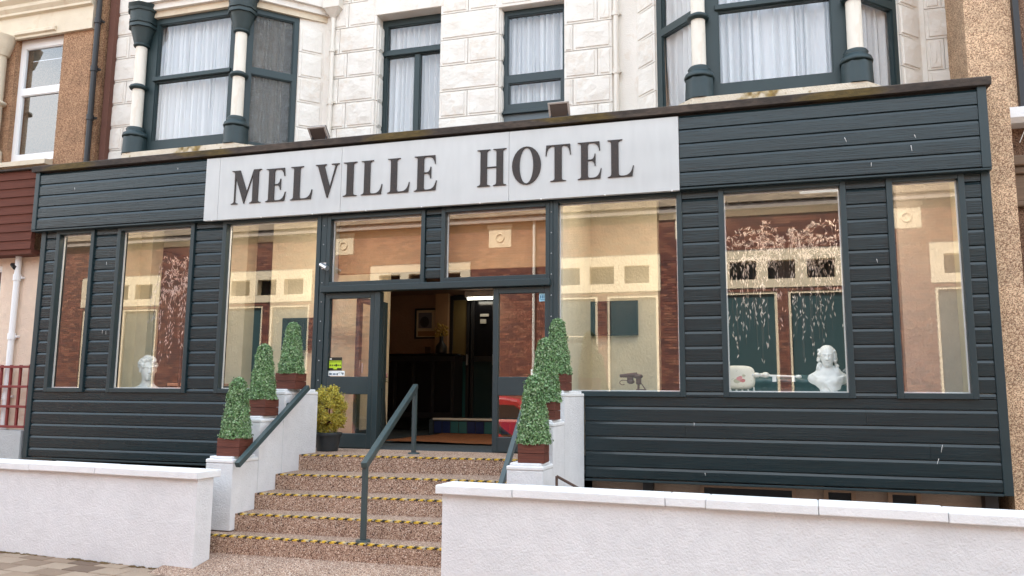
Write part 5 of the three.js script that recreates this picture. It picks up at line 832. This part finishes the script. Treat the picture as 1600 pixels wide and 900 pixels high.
// ---------------------------------------------------------------- across the street: brick hall, cottage-end, parked car (seen mirrored in the glass)
{
  const ZO = 14, hall = thing('brick_hall', 'red brick hall with stone window bands across the street, mirrored in the windows', 'building');
  const X0 = -30, X1 = 11, YT = 6.9, groups = [-21.3, -15.3, -9.8, -4.0, 1.0, 6.4];
  const holes = []; for (const c of groups) { holes.push([c - 1.7, c + 1.7, 4.62, 5.66]); holes.push([c - 1.62, c - 0.14, 1.15, 4.52]); holes.push([c + 0.14, c + 1.62, 1.15, 4.52]); }
  const plaques = [-12.5, -7.15, -1.5, 4.2].map((x) => [x - 0.36, x + 0.36, 6.1, 6.82]);
  mesh(hall, 'wall', wallHoles(X0, X1, 0.0, YT, ZO + 0.012, ZO + 0.4, holes), M.mortar);
  // bricks in running bond: far too many to single out
  const skip = holes.concat(plaques), pl = []; const bw = 0.215, bh = 0.065, pw = 0.225, ph = 0.075;
  for (let j = 0; j * ph + 0.1 < YT - 0.05; j++) { const y = 0.1 + j * ph, cut = skip.filter((h) => y + bh > h[2] && y < h[3]).sort((p, q) => p[0] - q[0]); let a = X0; const runs = []; for (const h of cut) { runs.push([a, h[0]]); a = h[1]; } runs.push([a, X1]);
    for (let x = X0 + (j % 2 ? -pw / 2 : 0); x < X1; x += pw) for (const [p, q] of runs) { const l = Math.max(x, p), r = Math.min(x + bw, q); if (r - l > 0.02) pl.push([(l + r) / 2, y + bh / 2, (r - l) / bw]); } }
  const bm = new THREE.InstancedMesh(new THREE.BoxGeometry(bw, bh, 0.03), std({ color: 0xffffff, roughness: 0.9 }), pl.length); bm.name = 'bricks'; bm.userData.kind = 'stuff'; const mt = new THREE.Matrix4();
  const tints = [[0.20, 0.070, 0.048], [0.24, 0.085, 0.055], [0.16, 0.055, 0.042], [0.27, 0.11, 0.07], [0.13, 0.05, 0.042]];
  pl.forEach(([x, y, k0], i) => { mt.makeScale(k0, 1, 1).setPosition(x, y, ZO + 0.012 - 0.015 + rr(0.006, 0.009)); bm.setMatrixAt(i, mt); const t = tints[Math.floor(rnd() * 5)], k = rr(0.85, 1.15); bm.setColorAt(i, lin(t[0] * k, t[1] * k, t[2] * k)); });
  bm.castShadow = bm.receiveShadow = true; hall.add(bm);
  const stone = std({ color: lin(0.78, 0.66, 0.47), roughness: 0.85, map: T.stainW }), board = std({ color: lin(0.035, 0.085, 0.095), roughness: 0.4, map: T.plain }), creamP = std({ color: lin(0.78, 0.66, 0.47), roughness: 0.6 });
  for (const c of groups) {
    const w = sub(hall, 'banded_window');
    mesh(w, 'stone_frame', wallHoles(c - 1.7, c + 1.7, 4.62, 5.66, ZO - 0.04, ZO + 0.3, [-1, 0, 1].map((k) => [c + k * 1.02 - 0.36, c + k * 1.02 + 0.36, 4.86, 5.38])), stone);
    for (const k of [-1, 0, 1]) mesh(w, 'glass_pane', box(c + k * 1.02 - 0.36, c + k * 1.02 + 0.36, 4.86, 5.38, ZO + 0.2, ZO + 0.22), M.blackGloss);
    for (const a of [c - 1.62, c + 0.14]) { mesh(w, 'frame', wallHoles(a, a + 1.48, 1.15, 4.52, ZO + 0.02, ZO + 0.12, [[a + 0.07, a + 1.41, 1.22, 4.45]]), creamP); mesh(w, 'boarded_panel', box(a + 0.07, a + 1.41, 1.22, 4.45, ZO + 0.09, ZO + 0.11), board); mesh(w, 'stone_sill', rbox(a - 0.05, a + 1.53, 1.05, 1.149, ZO - 0.06, ZO + 0.1, 0.01), stone); }
  }
  for (const p of plaques) { const q = sub(hall, 'plaque'); mesh(q, 'slab', rbox(p[0], p[1], p[2], p[3], ZO - 0.03, ZO + 0.1, 0.015), stone); mesh(q, 'cap', rbox(p[0] - 0.04, p[1] + 0.04, p[3] - 0.12, p[3], ZO - 0.07, ZO - 0.031, 0.01), stone); mesh(q, 'emblem', new THREE.TorusGeometry(0.12, 0.025, 8, 24).translate((p[0] + p[1]) / 2, p[2] + 0.3, ZO - 0.035), stone); }
  mesh(hall, 'gutter', merge([pX([[ZO - 0.16, 6.88], [ZO + 0.02, 6.84], [ZO + 0.02, 7.02], [ZO - 0.16, 7.02]], X0, X1)]), std({ color: lin(0.05, 0.065, 0.075), roughness: 0.5 }));
  mesh(hall, 'downpipe', merge([bar(V3(-6.05, 0.1, ZO - 0.07), V3(-6.05, 6.9, ZO - 0.07), 0.045), bar(V3(-13.0, 0.1, ZO - 0.07), V3(-13.0, 6.9, ZO - 0.07), 0.05)]), M.pipe);
  mesh(hall, 'conduit', merge([box(-5.6, -4.5, 3.32, 3.35, ZO - 0.04, ZO - 0.012), box(-5.6, -5.57, 1.9, 3.32, ZO - 0.04, ZO - 0.012)]), stone);
  // tiled roof
  const slope = Math.atan2(2.1, 5.2); mesh(hall, 'roof_deck', pX([[ZO - 0.2, 6.99], [ZO + 5.0, 9.09], [ZO + 5.0, 8.95], [ZO - 0.2, 6.85]], X0, X1), M.mortar);
  const tp = [], tw = 0.32, tl = 0.30; for (let j = 0; j < 18; j++) for (let x = X0 + (j % 2) * tw / 2; x < X1; x += tw) tp.push([x, j]);
  const rm = new THREE.InstancedMesh(new RoundedBoxGeometry(tw - 0.02, 0.02, tl + 0.05, 1, 0.006), std({ color: 0xffffff, roughness: 0.85 }), tp.length); rm.name = 'roof_tiles'; rm.userData.kind = 'stuff';
  const q = new THREE.Quaternion().setFromEuler(new THREE.Euler(-slope + 0.03, 0, 0)), one = V3(1, 1, 1); tp.forEach(([x, j], i) => { const d = j * tl + 0.1; mt.compose(V3(x, 7.03 + Math.sin(slope) * d + 0.02, ZO - 0.2 + Math.cos(slope) * d), q, one); rm.setMatrixAt(i, mt); const k = rr(0.7, 1.2); rm.setColorAt(i, lin(0.30 * k, 0.22 * k, 0.14 * k)); }); rm.castShadow = true; hall.add(rm);
  mesh(hall, 'end_wall', merge([box(X0, X0 + 0.3, 0, 6.9, ZO + 0.41, ZO + 5), box(X1 - 0.3, X1, 0, 6.9, ZO + 0.41, ZO + 5), box(X0, X1, 0, 9.0, ZO + 5.0, ZO + 5.2)]), M.mortar);
  const chim = sub(hall, 'dormer'); mesh(chim, 'dormer_face', box(1.6, 2.7, 7.2, 8.3, ZO + 0.5, ZO + 2.4), M.white); mesh(chim, 'dormer_window', box(1.8, 2.5, 7.45, 8.1, ZO + 0.48, ZO + 0.499), M.blackGloss);
  // pale house beyond each end, so the street goes on
  for (const [a, b, lbl] of [[11.4, 30, 'pale rendered house across the street beyond the hall, right end'], [-50, -30.4, 'pale rendered house across the street beyond the hall, left end']]) {
    const n = thing('street_house', lbl, 'building', 'pale houses across the street'); const hs = []; for (let x = a + 1; x + 1.2 < b; x += 3) for (const y of [1.1, 4.2]) hs.push([x, x + 1.2, y, y + 1.7]);
    mesh(n, 'wall', wallHoles(a, b, 0, 7.2, ZO, ZO + 0.4, hs), std({ color: lin(0.55, 0.48, 0.40), roughness: 0.9 }));
    for (const h of hs) { const w = sub(n, 'window'); mesh(w, 'frame', wallHoles(h[0], h[1], h[2], h[3], ZO + 0.12, ZO + 0.2, [[h[0] + 0.08, h[1] - 0.08, h[2] + 0.08, h[2] + 0.8], [h[0] + 0.08, h[1] - 0.08, h[2] + 0.88, h[3] - 0.08]]), M.upvc); mesh(w, 'glass_pane', box(h[0], h[1], h[2], h[3], ZO + 0.201, ZO + 0.22), M.blackGloss); }
    mesh(n, 'roof', pX([[ZO - 0.3, 7.2], [ZO + 4.5, 9.6], [ZO + 9, 7.2]], a, b), M.slate);
  }
}
{ // red car parked opposite
  const c = thing('parked_car', 'red car parked across the street, mirrored in the door glass', 'car', null, [-5.6, -0.012, 10.2]);
  const red = phys({ color: lin(0.42, 0.012, 0.018), roughness: 0.35, clearcoat: 1, clearcoatRoughness: 0.05 }), dk = std({ color: lin(0.012, 0.014, 0.016), roughness: 0.08 });
  const bodyP = [[-2.1, 0.30], [2.05, 0.30], [2.12, 0.55], [2.02, 0.82], [1.15, 0.96], [0.55, 1.0], [-1.9, 1.02], [-2.12, 0.85], [-2.15, 0.5]], cabP = [[-1.85, 1.0], [1.05, 0.98], [0.35, 1.47], [0.0, 1.53], [-1.2, 1.53], [-1.55, 1.46]];
  const ex = (p, w, b) => { const s = new THREE.Shape(p.map((q) => new THREE.Vector2(...q))), g = new THREE.ExtrudeGeometry(s, { depth: w - 2 * b, bevelEnabled: true, bevelSize: b * 0.6, bevelThickness: b, bevelSegments: 4 }); return g.translate(0, 0, -(w - 2 * b) / 2); };
  mesh(c, 'body', ex(bodyP, 1.74, 0.10), red); mesh(c, 'cabin', ex(cabP, 1.50, 0.14), red);
  for (const s of [-1, 1]) { mesh(c, 'side_window', prismZ([[-1.6, 1.06], [0.78, 1.04], [0.28, 1.40], [-1.35, 1.42]], s > 0 ? 0.752 : -0.758, s > 0 ? 0.758 : -0.752), dk); mesh(c, 'headlight', new THREE.SphereGeometry(0.13, 14, 10).scale(0.6, 0.7, 1).translate(1.98, 0.72, s * 0.62), M.white); mesh(c, 'tail_light', rbox(-2.16, -2.06, 0.7, 0.92, s * 0.66 - 0.12, s * 0.66 + 0.12, 0.03), M.redPaint); }
  mesh(c, 'windscreen', prismX([[-0.62, 1.05], [0.62, 1.05], [0.5, 1.42], [-0.5, 1.42]], 0.0, 0.01).rotateZ(0.6).translate(1.42, 0.0, 0), dk);
  for (const [x, z] of [[-1.35, 0.78], [-1.35, -0.78], [1.35, 0.78], [1.35, -0.78]]) { const w = sub(c, 'wheel'); mesh(w, 'tyre', new THREE.TorusGeometry(0.25, 0.09, 12, 28).translate(x, 0.33, z), M.black); mesh(w, 'rim', new THREE.CylinderGeometry(0.20, 0.20, 0.12, 20).rotateX(Math.PI / 2).translate(x, 0.33, z), M.steel); }
}
console.log('street ready');
renderer.render(scene, camera);
